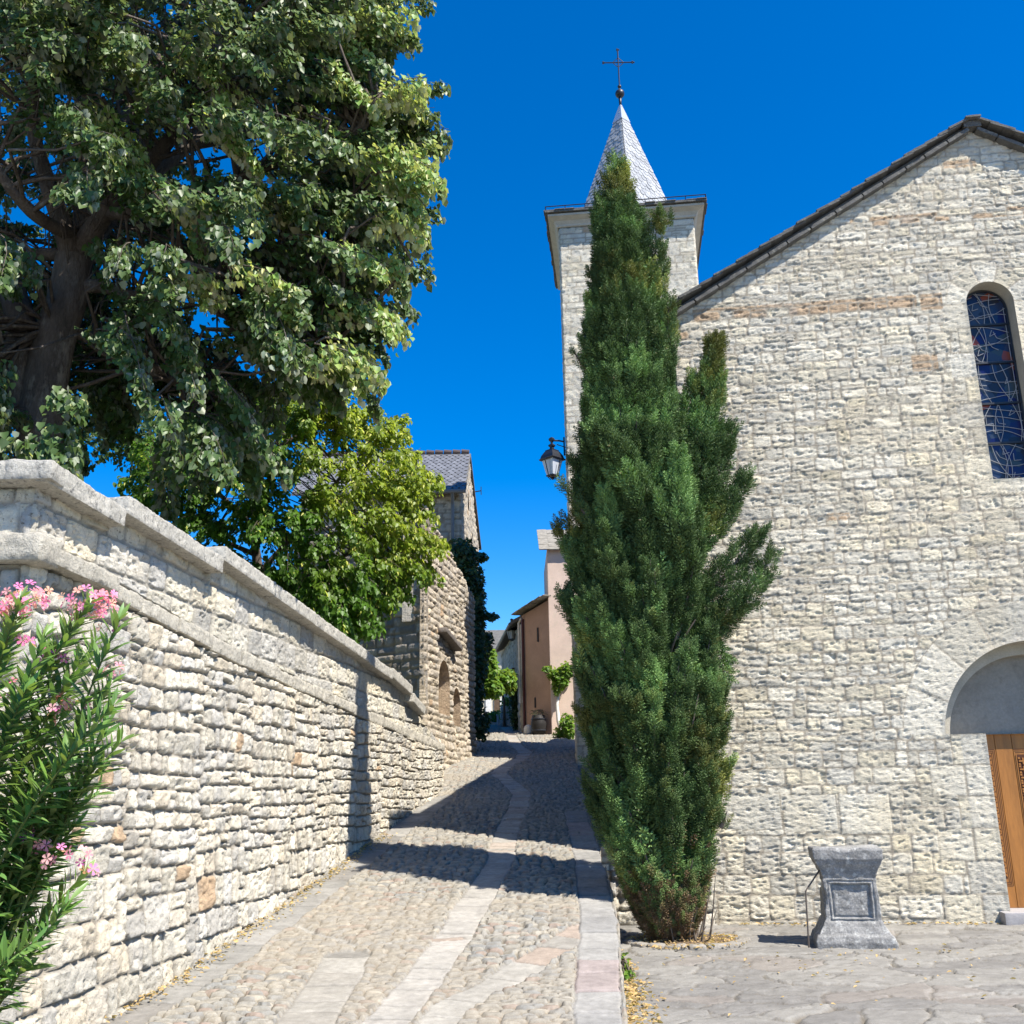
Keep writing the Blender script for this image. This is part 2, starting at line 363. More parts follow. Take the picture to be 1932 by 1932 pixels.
def rough_box(c, size, ax, ay, az, res, amp, rnd, seed, freq=9):
    """numpy verts+quads of a rounded, weathered block"""
    s = np.array(size, float) / 2; Vs = []; Qs = []; base = 0
    for a in range(3):
        b, g = (a + 1) % 3, (a + 2) % 3
        nb = max(2, int(size[b] / res) + 1); ng = max(2, int(size[g] / res) + 1)
        for sg in (-1, 1):
            P, Q = np.meshgrid(np.linspace(-s[b], s[b], nb), np.linspace(-s[g], s[g], ng), indexing='ij')
            v = np.zeros((nb * ng, 3)); v[:, a] = sg * s[a]; v[:, b] = P.ravel(); v[:, g] = Q.ravel()
            i = np.arange(nb * ng).reshape(nb, ng)
            q = np.stack([i[:-1, :-1], i[1:, :-1], i[1:, 1:], i[:-1, 1:]], -1).reshape(-1, 4)
            if sg < 0: q = q[:, ::-1]
            Vs.append(v); Qs.append(q + base); base += nb * ng
    v = np.concatenate(Vs); q = np.concatenate(Qs)
    r = min(rnd, s.min() * .9); cl = np.clip(v, -(s - r), s - r); dd = v - cl; ln = np.linalg.norm(dd, axis=1, keepdims=True)
    v = cl + dd / np.maximum(ln, 1e-6) * np.minimum(ln, r)
    wv = np.array(c) + v[:, :1] * np.array(ax) + v[:, 1:2] * np.array(ay) + v[:, 2:3] * np.array(az)
    nrm = v / np.maximum(s, 1e-3); nrm = nrm ** 5; nrm /= np.linalg.norm(nrm, axis=1, keepdims=True) + 1e-9
    nw = nrm[:, :1] * np.array(ax) + nrm[:, 1:2] * np.array(ay) + nrm[:, 2:3] * np.array(az)
    f = fbm3(wv * freq, 4, seed); pt = np.minimum(0, fbm3(wv * freq * 4, 2, seed + 3) + .15)
    return wv + nw * (amp * f + amp * 1.1 * pt)[:, None], q

def blocks(name, lst, m, parent=None, col=None):
    V = []; Q = []; C = []; b = 0
    for i, (v, q) in enumerate(lst):
        V.append(v); Q.append(q + b); b += len(v)
        if col is not None: C.append(np.repeat(np.array(col[i])[None], len(v), 0))
    return npmesh(name, np.concatenate(V), np.concatenate(Q), m, parent, np.concatenate(C) if col is not None else None)

def ro(v): return (v[0], v[1], 0)

# ------------------------------------------------------------------ ground
_t = np.array([(-20, 0), (6.5, 0), (7.6, .03), (9, .13), (12, .52), (16, 1.08), (24, 2.2), (33, 3.2), (45, 4.4), (60, 5.6), (120, 10)], float)
_yy = np.linspace(-20, 120, 1401); _zz = np.interp(_yy, _t[:, 0], _t[:, 1]); _k = np.hanning(15); _k /= _k.sum(); _zz = np.convolve(np.pad(_zz, 7, mode='edge'), _k, 'valid')
def zr(Y): return np.interp(Y, _yy, _zz)
def xr(Y): return np.interp(Y, [2, 7.6, 9.1, 10.6, 12.2, 13.3, 16.8, 21, 24, 26], [.32, .72, .84, .97, 1.04, 1.08, 1.13, 1.3, 1.36, 1.6])
def xl(Y): return np.interp(Y, [2, 6.5, 19.8, 22, 27, 30, 36, 60], [-3.6, -3.20, -1.42, -1.85, -1.05, -1.5, -1.4, -4])

def voronoi(x, y, seed, jit=.8):
    ix = np.floor(x); iy = np.floor(y); f1 = np.full(x.shape, 9.); f2 = np.full(x.shape, 9.); idr = np.zeros(x.shape); idx = np.zeros(x.shape); idy = np.zeros(x.shape); z = np.zeros(x.shape)
    for dx in (-1, 0, 1):
        for dy in (-1, 0, 1):
            cx = ix + dx; cy = iy + dy
            px = cx + .5 + jit * (_hash(cx, cy, z, seed) - .5); py = cy + .5 + jit * (_hash(cx, cy, z, seed + 1) - .5)
            dd = np.hypot(x - px, y - py); c = dd < f1
            f2 = np.where(c, f1, np.minimum(f2, dd)); f1 = np.where(c, dd, f1)
            idr = np.where(c, _hash(cx, cy, z, seed + 2), idr); idx = np.where(c, x - px, idx); idy = np.where(c, y - py, idy)
    return f1, f2, idr, idx, idy

def strip_field(X, Y, path, width, slab, seed):
    """distance inside a strip of slabs laid along a polyline, slab joint distance, slab random"""
    inside = np.full(X.shape, -9.); jd = np.zeros(X.shape); rn = np.zeros(X.shape); acc = 0
    for (x0, y0), (x1, y1) in zip(path[:-1], path[1:]):
        L = hypot(x1 - x0, y1 - y0); dx, dy = (x1 - x0) / L, (y1 - y0) / L
        t = (X - x0) * dx + (Y - y0) * dy; s = (X - x0) * -dy + (Y - y0) * dx
        tc = np.clip(t, 0, L); dist = np.hypot(t - tc, s); ins = width / 2 - dist
        q = (acc + tc) / slab; q = q + .7 * vn2(X * 0 + seed, q * .9, seed) + .05 * fbm(X * 4, Y * 4, 2, seed + 40); k = np.floor(q); fr = q - k
        j = np.minimum(fr, 1 - fr) * slab
        c = ins > inside
        inside = np.where(c, ins, inside); jd = np.where(c, j, jd); rn = np.where(c, _hash(k, k * 0, k * 0 + 3, seed), rn); acc += L
    return inside, jd, rn

def build_road():
    rows = [3.0]
    while rows[-1] < 62: rows.append(rows[-1] + max(.012, .0019 * rows[-1]))
    Yr = np.array(rows); nx = 340; t = np.linspace(0, 1, nx)
    le = xl(Yr) - .05; re = np.where(Yr < 13.1, xr(Yr), np.where(Yr < 25, 2.9, 3.2)); re = np.where(Yr < 13.1, re, re)
    # the kerb side keeps its line until the church's corner, there the lane is wider than the kerb
    X = xl(Yr)[:, None] - .05 + (xr(Yr) - xl(Yr) + .05)[:, None] * t[None]; Y = np.repeat(Yr[:, None], nx, 1)
    bx = X + .03 * fbm(X * 1.5, Y * 1.5, 3, 50); by = Y + .03 * fbm(X * 1.5, Y * 1.5, 3, 51)
    # river cobbles: long side across the lane
    sc = .9 + .0 * X
    f1, f2, rid, ox, oy = voronoi(bx / .150, by / .056, 7, .85)
    e = f2 - f1; dome = np.clip(1 - (f1 / .72) ** 2, 0, 1)
    hc = .046 * sstep(.02, .28, e) * (.45 + .55 * np.sqrt(dome)) * (.7 + .6 * rid) + .007 * fbm(X * 20, Y * 30, 3, 60)
    hc = hc + .018 * fbm(X * .9, Y * .9, 3, 61)
    r2 = (rid * 7.13) % 1; r3 = (rid * 17.7) % 1
    cc = lerp(np.array((.30, .275, .225)), np.array((.235, .23, .21)), sstep(.3, 1, r2)); cc = lerp(cc, np.array((.37, .33, .26)), sstep(.75, 1, r3)); cc = lerp(cc, np.array((.28, .22, .175)), (r2 < .07) * 1.0)
    # mortar and trodden dirt fill; sandy patches where the cobbles are half buried
    bury = sstep(.1, .55, fbm(X * .8, Y * .6, 3, 71) + .25 * (Y < 11.5))
    hc = hc * (1 - .35 * bury); dirt = np.array((.17, .14, .10)) * (.9 + .2 * fbm(X * 6, Y * 6, 3, 62))[..., None]
    wd = (1 - sstep(.03, .22, e)); cc = cc * (1 - wd[..., None]) + dirt * wd[..., None]; cc = lerp(cc, np.array((.31, .265, .20)), .45 * bury)
    H = hc; C = cc
    def lay(path, width, slab, seed, cols, hgt=.018, wob=.04, stop=None):
        nonlocal H, C
        ins, jd, rn = strip_field(X + wob * fbm(X * 3, Y * 3, 3, seed), Y + wob * fbm(X * 3, Y * 3, 3, seed + 1), path, width, slab, seed)
        m = sstep(-.004, .012, ins); g = sstep(.003, .02, np.minimum(ins, jd))
        hs_ = hgt * g + .010 * (rn - .5) * g + .009 * fbm(X * 7, Y * 9, 5, seed + 2) + .0
        a, b_, c_ = [np.array(q) for q in cols]
        cs = lerp(a, b_, sstep(.2, .8, rn)); cs = lerp(cs, c_, (((rn * 5.7) % 1) > .75) * 1.0); cs = cs * (.6 + .4 * g)[..., None] * (.92 + .2 * fbm(X * 5, Y * 5, 4, seed + 5))[..., None]
        H = H * (1 - m) + hs_ * m; C = C * (1 - m[..., None]) + cs * m[..., None]
    pale = [(.38, .355, .305), (.33, .305, .26), (.36, .29, .23)]
    grey = [(.26, .25, .225), (.31, .295, .265), (.24, .225, .20)]
    # edge slabs beside the wall and the kerb slabs on the open side
    le_ = [(xl(y) + .22, y) for y in (3, 5, 7, 9, 11, 13, 15, 17, 19)]
    lay(le_, .38, .55, 81, grey, .012, .05)
    centre = [(-1.02, 7.0), (-.80, 8.8), (-.63, 10), (-.45, 11.55), (-.25, 13.1), (-.13, 15.95), (0.02, 17.5), (.09, 19.2), (-.1, 20.5), (-.39, 22.2), (-.25, 23.6), (.15, 25.4), (.23, 27.3), (.0, 30), (-.26, 38), (-.8, 48)]
    lay(centre, .36, .34, 84, [(.42, .39, .34), (.38, .355, .31), (.40, .34, .28)], .014, .035)  # pale worn slabs, lightened further to stand in for their sky sheen
    lay([(-1.48, 6.0), (-1.52, 9.55)], .42, .42, 85, pale, .016, .03)
    lay([(-.95, 5.0), (-.55, 8.0), (.62, 10.3)], .33, .5, 86, pale, .014, .05)
    lay([(-2.2, 10.6), (-1.5, 9.9), (.3, 10.3)], .10, .25, 87, pale, .010, .06)
    ke_ = [(xr(y) - .19, y) for y in (3, 5, 7.6, 9.1, 10.6, 12.2, 13.3, 15, 17)]
    lay(ke_, .37, .46, 89, [(.34, .325, .295), (.28, .27, .25), (.34, .285, .26)], .022, .03)
    # transverse rows of thin stones in the upper lane
    for y in np.arange(14.2, 34, 1.15):
        lay([(xl(y), y + .05), (xr(y), y - .05)], .09, .3, 200 + int(y * 3), pale, .022, .05)
    # ragged kerb and the drop to the square
    Z = zr(Y) + H; V = np.stack([X, Y, Z], -1)
    edge = V[:, -1].copy(); edge[:, 0] += .012 * fbm(Yr * 5, Yr * 0, 3, 5)
    V[:, -1] = edge; low = edge.copy(); low[:, 2] = -.25; low[:, 0] -= .015
    mid = edge.copy(); mid[:, 2] -= .02; mid[:, 0] += .012
    V = np.concatenate([V, mid[:, None], low[:, None]], 1); C = np.concatenate([C, C[:, -1:], C[:, -1:] * .9], 1)
    nr, nc = V.shape[:2]; i = np.arange(nr * nc).reshape(nr, nc); Q = np.stack([i[:-1, :-1], i[:-1, 1:], i[1:, 1:], i[1:, :-1]], -1).reshape(-1, 4)
    o = npmesh('cobbled_road', V.reshape(-1, 3), Q, M['cobble'], None, C.reshape(-1, 3)); tag(o, kind='structure')
build_road()

def build_plaza():
    cols = np.concatenate([np.arange(.25, 8.6, .022), np.arange(8.7, 30, .4)]); rows = [2.5]
    while rows[-1] < 13.4: rows.append(rows[-1] + max(.014, .0024 * rows[-1]))
    X, Y = np.meshgrid(cols, np.array(rows))
    bx = X + .16 * fbm(X * 1.8, Y * 1.8, 5, 20); by = Y + .12 * fbm(X * 1.8, Y * 1.8, 5, 21)
    f1, f2, rid, ox, oy = voronoi(bx / .58, by / .36, 23, .98); e = (f2 - f1)
    g = sstep(.012, .05, e)
    r2 = (rid * 7.7) % 1; r3 = (rid * 13.3) % 1
    lay = fbm(X * 3.2 + 2 * rid * 9, Y * 9 + 2.5 * fbm(X * 1.6, Y * 1.6, 3, 30), 4, 31)
    step = np.floor(lay * 2.2 + rid * 3); fr = lay * 2.2 + rid * 3 - step
    h = g * (.012 + .014 * (r2 - .3) + .02 * (ox * (r3 - .5) + oy * (r2 - .5))) + g * .006 * (step % 3) + .006 * fbm(X * 16, Y * 30, 4, 33) - .016 * (1 - g)
    h = h + .006 * fbm(X * .6, Y * .6, 3, 34)
    c = lerp(np.array((.225, .212, .19)), np.array((.285, .268, .235)), sstep(.2, .8, r2)); c = lerp(c, np.array((.27, .235, .20)), (r3 > .85) * .6)
    c = c * (.94 + .16 * fbm(X * 5, Y * 9, 4, 35))[..., None]; c = lerp(c, np.array((.33, .315, .28)), sstep(.3, .55, fbm(X * 1.1, Y * 3, 4, 36)) * .55)
    jm = np.array((.15, .13, .10)); c = c * g[..., None] + jm * (1 - g[..., None])
    V = np.stack([X, Y, h - .006], -1); nr, nc = X.shape; i = np.arange(nr * nc).reshape(nr, nc)
    Q = np.stack([i[:-1, :-1], i[:-1, 1:], i[1:, 1:], i[1:, :-1]], -1).reshape(-1, 4)
    o = npmesh('plaza_paving', V.reshape(-1, 3), Q, M['paving'], None, c.reshape(-1, 3)); tag(o, kind='structure')
build_plaza()
gm = mat('ground', (.24, .22, .19), noise=[(.5, .8, 1.15), (8, .85, 1.1)], bump=(10, .4, .03))
g = MB(); g.add([(-400, -400, -.28), (400, -400, -.28), (400, 400, -.28), (-400, 400, -.28)], [(0, 1, 2, 3)])
tag(g.build('ground', gm), kind='structure')
# lane and yard ground on either side of the street, and the slope behind
yard = MB()
for y0, y1 in zip(np.arange(12.99, 60, 3)[:-1], np.arange(12.99, 60, 3)[1:]):
    z0, z1 = zr(y0) - .02, zr(y1) - .02
    yard.add([(xr(y0) - .1, y0, z0), (14, y0, z0), (14, y1, z1), (xr(y1) - .1, y1, z1)], [(0, 1, 2, 3)])
tag(yard.build('yard_ground', gm), kind='structure')
ter = MB()
def tz(y): return 3.15 if y < 8 else max(zr(y) + .9, 3.15 - .0 * y)
ys = [6.8, 10, 14, 18, 24, 32, 45, 70]
for y0, y1 in zip(ys[:-1], ys[1:]):
    a0, a1 = min(xl(y0) - .4, -1.9), min(xl(y1) - .4, -1.9)
    ter.add([(a0, y0, tz(y0)), (a1, y1, tz(y1)), (-12, y1, tz(y1) + .6), (-12, y0, tz(y0) + .4), (-60, y1, tz(y1) + 3), (-60, y0, tz(y0) + 3)], [(0, 1, 2, 3), (3, 2, 4, 5)])
tag(ter.build('terrace_ground', M['grass']), kind='structure')

# ------------------------------------------------------------------ left retaining wall
W0 = np.array([-3.225, 6.52]); W1 = np.array([-1.40, 19.85]); WL = float(np.linalg.norm(W1 - W0)); WD = (W1 - W0) / WL; WN = np.array([WD[1], -WD[0]])
def zs(u): return np.interp(u, [0, .6, 3.4, 7.8, WL], [3.12, 3.12, 2.86, 2.62, 2.34])       # underside of the ledge
def zc(u): return np.interp(u, [0, .95, .951, 2.75, 2.751, 9.1, 9.101, 10.4, 10.401, 11.3, WL], [3.79, 3.74, 3.85, 3.75, 3.88, 3.42, 3.45, 3.29, 3.20, 3.03, 2.55])
wall = empty('retaining_wall', (W0[0], W0[1], 0), 'long pale rubble stone retaining wall with thick coping along the left of the cobbled lane', 'wall')
stone_wall('lower_wall', W0, W1, lambda u: zr(W0[1] + WD[1] * u) - .15, zs, .016, 'rubble', mkbounds(-.3, 4, lambda z: (.18, .30) if z < .9 else (.13, .22), 3), lambda z: (.16, .42) if z < .9 else (.12, .34), 3, M['stone'], wall, split=.14,
           extra=lambda U, Z: .10 * np.clip((1.2 - (Z - zr(W0[1] + WD[1] * U))) / 1.2, 0, 1) * sstep(5, 0, U))
stone_wall('lower_wall', (-8, 6.50), (W0[0] + .02, 6.50), -.2, 3.12, .022, 'rubble', mkbounds(-.3, 4, lambda z: (.16, .32), 4), (.2, .5), 4, M['stone'], wall, split=.2)
stone_wall('parapet', W0 - WN * .015, W1 - WN * .015, lambda u: zs(u) + .14, lambda u: zc(u) - .13, .02, 'band', mkbounds(2.2, 4, lambda z: (.24, .29), 5), (.26, .5), 5, M['stone'], wall, split=0)
stone_wall('parapet', (-8, 6.53), (W0[0], 6.53), 3.26, 3.66, .025, 'band', mkbounds(2.2, 4, lambda z: (.24, .29), 6), (.26, .5), 6, M['stone'], wall, split=0)
bd = MB()
def wp(u, off): q = W0 + WD * u + WN * off; return q
us_ = np.linspace(0, WL, 24)
for a, b in zip(us_[:-1], us_[1:]):
    q = [wp(a, -.11), wp(b, -.11), wp(b, -.55), wp(a, -.55)]
    za, zb_ = zc(a + .001) - .16, zc(b - .001) - .16; g0, g1 = -.2, zr(W0[1] + b) - .3
    bd.add([(q[0][0], q[0][1], g0), (q[1][0], q[1][1], g0), (q[2][0], q[2][1], g0), (q[3][0], q[3][1], g0), (q[0][0], q[0][1], za), (q[1][0], q[1][1], zb_), (q[2][0], q[2][1], zb_), (q[3][0], q[3][1], za)],
           [(0, 1, 5, 4), (1, 2, 6, 5), (2, 3, 7, 6), (3, 0, 4, 7), (4, 5, 6, 7)])
bd.box((-5.6, 6.85, 1.75), (4.7, .5, 3.9))
bd.build('core', M['coping'], wall)
rg = random.Random(5)
lst = []
segs = [(-.12, .95), (.95, 2.75), (2.75, 9.1), (9.1, 10.4), (10.4, 11.3)]
for a, b in segs:
    n = max(1, round((b - a) / 1.25)); e = [a + (b - a) * i / n + (rg.uniform(-.12, .12) if 0 < i < n else 0) for i in range(n + 1)]
    for u0, u1 in zip(e[:-1], e[1:]):
        z0, z1 = zc(u0 + .01), zc(u1 - .01); L = hypot(u1 - u0, z1 - z0); ax = np.array([WD[0] * (u1 - u0), WD[1] * (u1 - u0), z1 - z0]) / L
        q = wp((u0 + u1) / 2, -.175 + rg.uniform(-.012, .012)); ay = np.array([WN[0], WN[1], 0]); az = np.cross(ay, ax); az = az if az[2] > 0 else -az
        lst.append(rough_box((q[0], q[1], (z0 + z1) / 2 - .075 + rg.uniform(-.006, .006)), (L - .008, .62, .15), ax, ay, az, .018, .014, .016, int(u0 * 50) + 9))
for x0, x1 in ((-5.9, -4.6), (-4.6, -3.35)):
    lst.append(rough_box(((x0 + x1) / 2, 6.68, 3.725), (x1 - x0 - .008, .62, .15), (1, 0, 0), (0, 1, 0), (0, 0, 1), .03, .016, .03, int(-x0 * 50)))
lst.append(rough_box((-3.23, 6.62, 3.725), (.34, .50, .15), (1, 0, 0), (0, 1, 0), (0, 0, 1), .03, .016, .03, 77))
blocks('coping', lst, M['coping'], wall)
lst = []; u = 0.0
while u < WL - .1:
    u1 = min(WL, u + (1.0 if u < .5 else rg.uniform(.3, .7))); z0, z1 = zs(u), zs(u1); L = hypot(u1 - u, z1 - z0); ax = np.array([WD[0] * (u1 - u), WD[1] * (u1 - u), z1 - z0]) / L
    ay = np.array([WN[0], WN[1], 0]); az = np.cross(ax, ay); az = az if az[2] > 0 else -az; q = wp((u + u1) / 2, (-.02 if u < .9 else -.105) + rg.uniform(-.012, .02))
    lst.append(rough_box((q[0], q[1], (z0 + z1) / 2 + .075), (L - .006, .24, .14 + rg.uniform(-.015, .02)), ax, ay, az, .02, .020, .020, int(u * 70) + 3)); u = u1
for x0, x1 in ((-6.2, -5.3), (-5.3, -4.2), (-4.2, -3.3)): lst.append(rough_box(((x0 + x1) / 2, 6.5, 3.2), (x1 - x0 - .006, .24, .17), (1, 0, 0), (0, 1, 0), (0, 0, 1), .03, .022, .045, int(-x0 * 60)))
lst.append(rough_box((-3.26, 6.56, 3.20), (.34, .36, .20), (1, 0, 0), (0, 1, 0), (0, 0, 1), .03, .022, .05, 11))
blocks('ledge', lst, M['ledge'], wall)

# ------------------------------------------------------------------ church
CP = np.array([2.30, 12.985]); CD = np.array([.9942, -.108]); CD /= np.linalg.norm(CD); CN = np.array([CD[1], -CD[0]]); CI = -CN
APU = (6.69 - 2.3) / CD[0]; CW = 2 * APU; ZE, ZA = 8.02, 10.66
def cp(u, dep, z): q = CP + CD * u + CI * dep; return (q[0], q[1], z)
church = empty('church', cp(APU, 6, 0), 'pale limestone church with a gabled front, tall stained glass window and arched wooden door', 'church')
WU, WR, WZ0, WZ1 = (6.59 - 2.3) / CD[0], .31, 5.41, 7.93
DU, DHW, DZ, AR, ACZ = (6.45 - 2.3) / CD[0], .705, 2.18, 1.18, 2.12
def h_window(U, Z):
    r = np.maximum(np.abs(U - WU) - WR, WZ0 - Z); a = np.where(Z > WZ1, np.hypot(U - WU, Z - WZ1) - WR, r); return a
def h_door(U, Z):
    r = np.maximum(np.abs(U - DU) - DHW, Z - DZ); a = np.maximum(np.hypot(U - DU, Z - ACZ) - AR, DZ - Z); return np.minimum(r, a)
def ch_dressed(U, Z, sdf, D, un, vv, R):
    dm = np.zeros_like(U); D = D.copy(); R = [r.copy() for r in R]; un = un.copy(); vv = vv.copy()
    def put(m, dist, idn):
        D[m] = dist[m]; un[m] = 0; vv[m] = 0; dm[m] = 1
        for q in range(6): R[q][m] = _hash(idn, idn * 0, idn * 0 + q, 99)[m] * (.5 if q in (0, 1, 2) else 1) + (.25 if q in (0, 1, 2) else 0)
    # window: arch stones and jamb blocks
    s = h_window(U, Z); ang = np.arctan2(U - WU, Z - WZ1); k = np.floor((ang + pi / 2) / (pi / 5)); fr = (ang + pi / 2) / (pi / 5) - k; rr = np.hypot(U - WU, Z - WZ1)
    m = (Z > WZ1) & (s < .27); put(m, np.minimum(np.minimum(fr, 1 - fr) * pi / 5 * rr, .27 - s), k + 3)
    k = np.floor((Z - WZ0) / .36); fr = (Z - WZ0) / .36 - k; wd_ = .17 + .16 * ((k % 2) == (U > WU))
    m = (Z <= WZ1) & (Z > WZ0 - .0) & (s < wd_) & (np.abs(U - WU) > WR - .02); put(m, np.minimum(np.minimum(fr, 1 - fr) * .36, wd_ - s), k * 2 + (U > WU) + 20)
    m = (Z <= WZ0) & (Z > WZ0 - .2) & (np.abs(U - WU) < WR + .25); put(m, np.minimum(np.minimum(Z - WZ0 + .2, WZ0 - Z + .1), WR + .25 - np.abs(U - WU)), U * 0 + 9)
    # portal: large arch stones and jamb blocks
    rr = np.hypot(U - DU, Z - ACZ); ang = np.arctan2(U - DU, Z - ACZ); k = np.floor((ang + pi / 2) / (pi / 8)); fr = (ang + pi / 2) / (pi / 8) - k
    m = (Z > DZ) & (rr < AR + .50) & (rr > AR - .05); put(m, np.minimum(np.minimum(fr, 1 - fr) * pi / 8 * rr, AR + .50 - rr), k + 50)
    k = np.floor(Z / .37 + .1); fr = Z / .37 + .1 - k; wd_ = .42 + .30 * ((k % 2) == (U > DU)); e = np.abs(U - DU) - DHW
    m = (Z <= DZ) & (e < wd_) & (e > -.03); sub = .30; d2 = np.where(wd_ > .5, np.abs(e - sub), 9)
    put(m, np.minimum(np.minimum(np.minimum(fr, 1 - fr) * .37, wd_ - e), d2), k * 4 + 2 * (U > DU) + (e > sub) + 70)
    # two very large pale blocks near the foot of the wall
    for (u0, u1, z0, z1, i) in ((.25, .95, 1.08, 1.52, 1), (.98, 1.62, 1.05, 1.50, 2), (1.64, 2.25, 1.02, 1.5, 3)):
        dd = np.minimum(np.minimum(U - u0, u1 - U), np.minimum(Z - z0, z1 - Z)); m = dd > 0; put(m, dd, U * 0 + 120 + i)
    return D, un, vv, R, dm
def ch_col(U, Z, col, rust, R):
    zz = 7.95 - .0 * U
    band = (np.abs(Z - 8.02) < .10) & (U > .3) & (U < 3.35) & (R[2] > .25)
    band |= (np.abs(Z - 9.30) < .07) & (U > 2.6) & (R[2] > .45) & (np.abs(U - APU) < 2.5)
    spot = np.zeros(U.shape, bool)
    for (u, z, a, b) in ((3.55, 8.0, .14, .12), (3.35, 7.1, .17, .12), (4.2, 10.12, .22, .06), (2.0, 5.0, .15, .05), (1.95, 9.3, .1, .1)): spot |= (np.abs(U - u) < a) & (np.abs(Z - z) < b)
    warm = sstep(.1, .5, fbm(U * .8, Z * .8, 3, 401)); col = col * (1 - .10 * warm[..., None] * np.array((0, .35, 1.0)))
    return col, rust | band | spot
ul = np.concatenate([np.arange(0, 5.4, .0155), np.arange(5.4, CW + .02, .06)])
stone_wall('front_wall', CP, CP + CD * CW, -.08, lambda u: ZA - (ZA - ZE) * np.abs(u - APU) / APU, .0155, 'church',
           mkbounds(-.15, 12, lambda z: (.20, .30) if z < 1.8 else ((.11, .20) if z < 6 else (.10, .18)), 12), lambda z: (.2, .52) if z < 1.8 else (.12, .46), 12, M['church'], church,
           holes=(h_window, h_door), dressed=ch_dressed, ucol=ch_col, split=.16, ulist=ul, zres=.0165)
# side walls, back wall
b = MB()
Ld = 17.0
for u in (0.10, CW - .10 - .6):
    q = [cp(u, .1, 0), cp(u + .6, .1, 0), cp(u + .6, Ld, 0), cp(u, Ld, 0)]
    b.add([(x, y, -.2) for x, y, _ in q] + [(x, y, ZE - .02) for x, y, _ in q], [(0, 1, 5, 4), (1, 2, 6, 5), (2, 3, 7, 6), (3, 0, 4, 7), (4, 5, 6, 7)])
b.prism([(.1, -.2), (CW - .1, -.2), (CW - .1, ZE), (APU, ZA - .1), (.1, ZE)], cp(0, Ld, 0), CD, CI, .5)
b.build('side_wall', mat('side_stone', (.5, .46, .39), noise=[(3, .8, 1.15), (30, .85, 1.1)], bump=(10, .7, .05)), church)
# reveals
def reveal(name, poly, d0, d1, m, parent, closed=False):
    r = MB(); n = len(poly); vs = [cp(u, d0, z) for u, z in poly] + [cp(u, d1, z) for u, z in poly]
    fs = [(i, i + 1, i + 1 + n, i + n) for i in range(n - 1)]
    if closed: fs.append((n - 1, 0, n, 2 * n - 1))
    r.add(vs, fs); return r
arc = lambda cu, cz, r, a0, a1, n: [(cu + r * sin(a0 + (a1 - a0) * i / n), cz + r * cos(a0 + (a1 - a0) * i / n)) for i in range(n + 1)]
wpoly = [(WU - WR, WZ0)] + arc(WU, WZ1, WR, -pi / 2, pi / 2, 24) + [(WU + WR, WZ0)]
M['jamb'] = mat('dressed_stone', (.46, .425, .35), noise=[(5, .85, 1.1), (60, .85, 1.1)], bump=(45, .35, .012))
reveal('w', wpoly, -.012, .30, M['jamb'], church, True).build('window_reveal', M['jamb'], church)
r = MB()
a0 = math.asin((DZ - ACZ) / AR)
outer = arc(DU, ACZ, AR, -pi / 2 + a0, pi / 2 - a0, 40)
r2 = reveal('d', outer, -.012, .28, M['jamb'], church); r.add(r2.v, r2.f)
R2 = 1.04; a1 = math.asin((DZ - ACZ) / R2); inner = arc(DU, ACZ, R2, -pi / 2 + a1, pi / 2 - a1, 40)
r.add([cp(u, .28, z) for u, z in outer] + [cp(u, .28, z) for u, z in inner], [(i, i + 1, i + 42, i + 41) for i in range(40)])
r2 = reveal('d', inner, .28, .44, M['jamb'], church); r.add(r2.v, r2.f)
tym = MB(); tym.add([cp(u, .438, z) for u, z in inner], [tuple(range(41))]); tym.build('tympanum', mat('shaded_tympanum_plaster', (.30, .28, .24), noise=[(3, .8, 1.15), (30, .85, 1.1)], bump=(20, .5, .02), stain=(6, (.2, .185, .16), .5, .7)), church)  # weathered plaster, darkened further for the shade under the arch
# flat top of the jamb blocks under the arch, underside over the door, and the sides beside the door
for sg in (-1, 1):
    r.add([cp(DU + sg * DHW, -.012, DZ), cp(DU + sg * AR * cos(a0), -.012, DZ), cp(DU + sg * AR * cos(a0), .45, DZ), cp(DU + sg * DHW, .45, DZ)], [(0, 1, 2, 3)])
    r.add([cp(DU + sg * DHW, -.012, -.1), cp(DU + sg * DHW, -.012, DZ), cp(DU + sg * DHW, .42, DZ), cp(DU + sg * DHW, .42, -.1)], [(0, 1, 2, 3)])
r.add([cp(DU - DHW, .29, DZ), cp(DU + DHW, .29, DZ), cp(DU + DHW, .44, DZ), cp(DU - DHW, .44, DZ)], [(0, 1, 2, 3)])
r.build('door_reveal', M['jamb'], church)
# stained glass
gm_ = bpy.data.materials.new('stained_glass'); gm_.use_nodes = True; t = gm_.node_tree; N = t.nodes; L = t.links; p = N['Principled BSDF']
p.inputs['Roughness'].default_value = .22; p.inputs['Specular IOR Level'].default_value = .35
tc = N.new('ShaderNodeTexCoord'); vo = N.new('ShaderNodeTexVoronoi'); vo.inputs['Scale'].default_value = 7; L.new(tc.outputs['Object'], vo.inputs['Vector'])
cr = N.new('ShaderNodeValToRGB'); cr.color_ramp.interpolation = 'CONSTANT'; sx = N.new('ShaderNodeSeparateColor'); L.new(vo.outputs['Color'], sx.inputs[0]); L.new(sx.outputs[0], cr.inputs[0])
for i, (ps, c) in enumerate([(0, (.018, .022, .034)), (.2, (.022, .038, .085)), (.38, (.01, .02, .06)), (.52, (.035, .05, .08)), (.66, (.01, .014, .08)), (.78, (.04, .06, .07)), (.90, (.20, .05, .03)), (.95, (.12, .06, .04))]):
    if i < 2: el = cr.color_ramp.elements[i]; el.position = ps; el.color = (*c, 1)
    else: el = cr.color_ramp.elements.new(ps); el.color = (*c, 1)
L.new(cr.outputs[0], p.inputs['Base Color'])
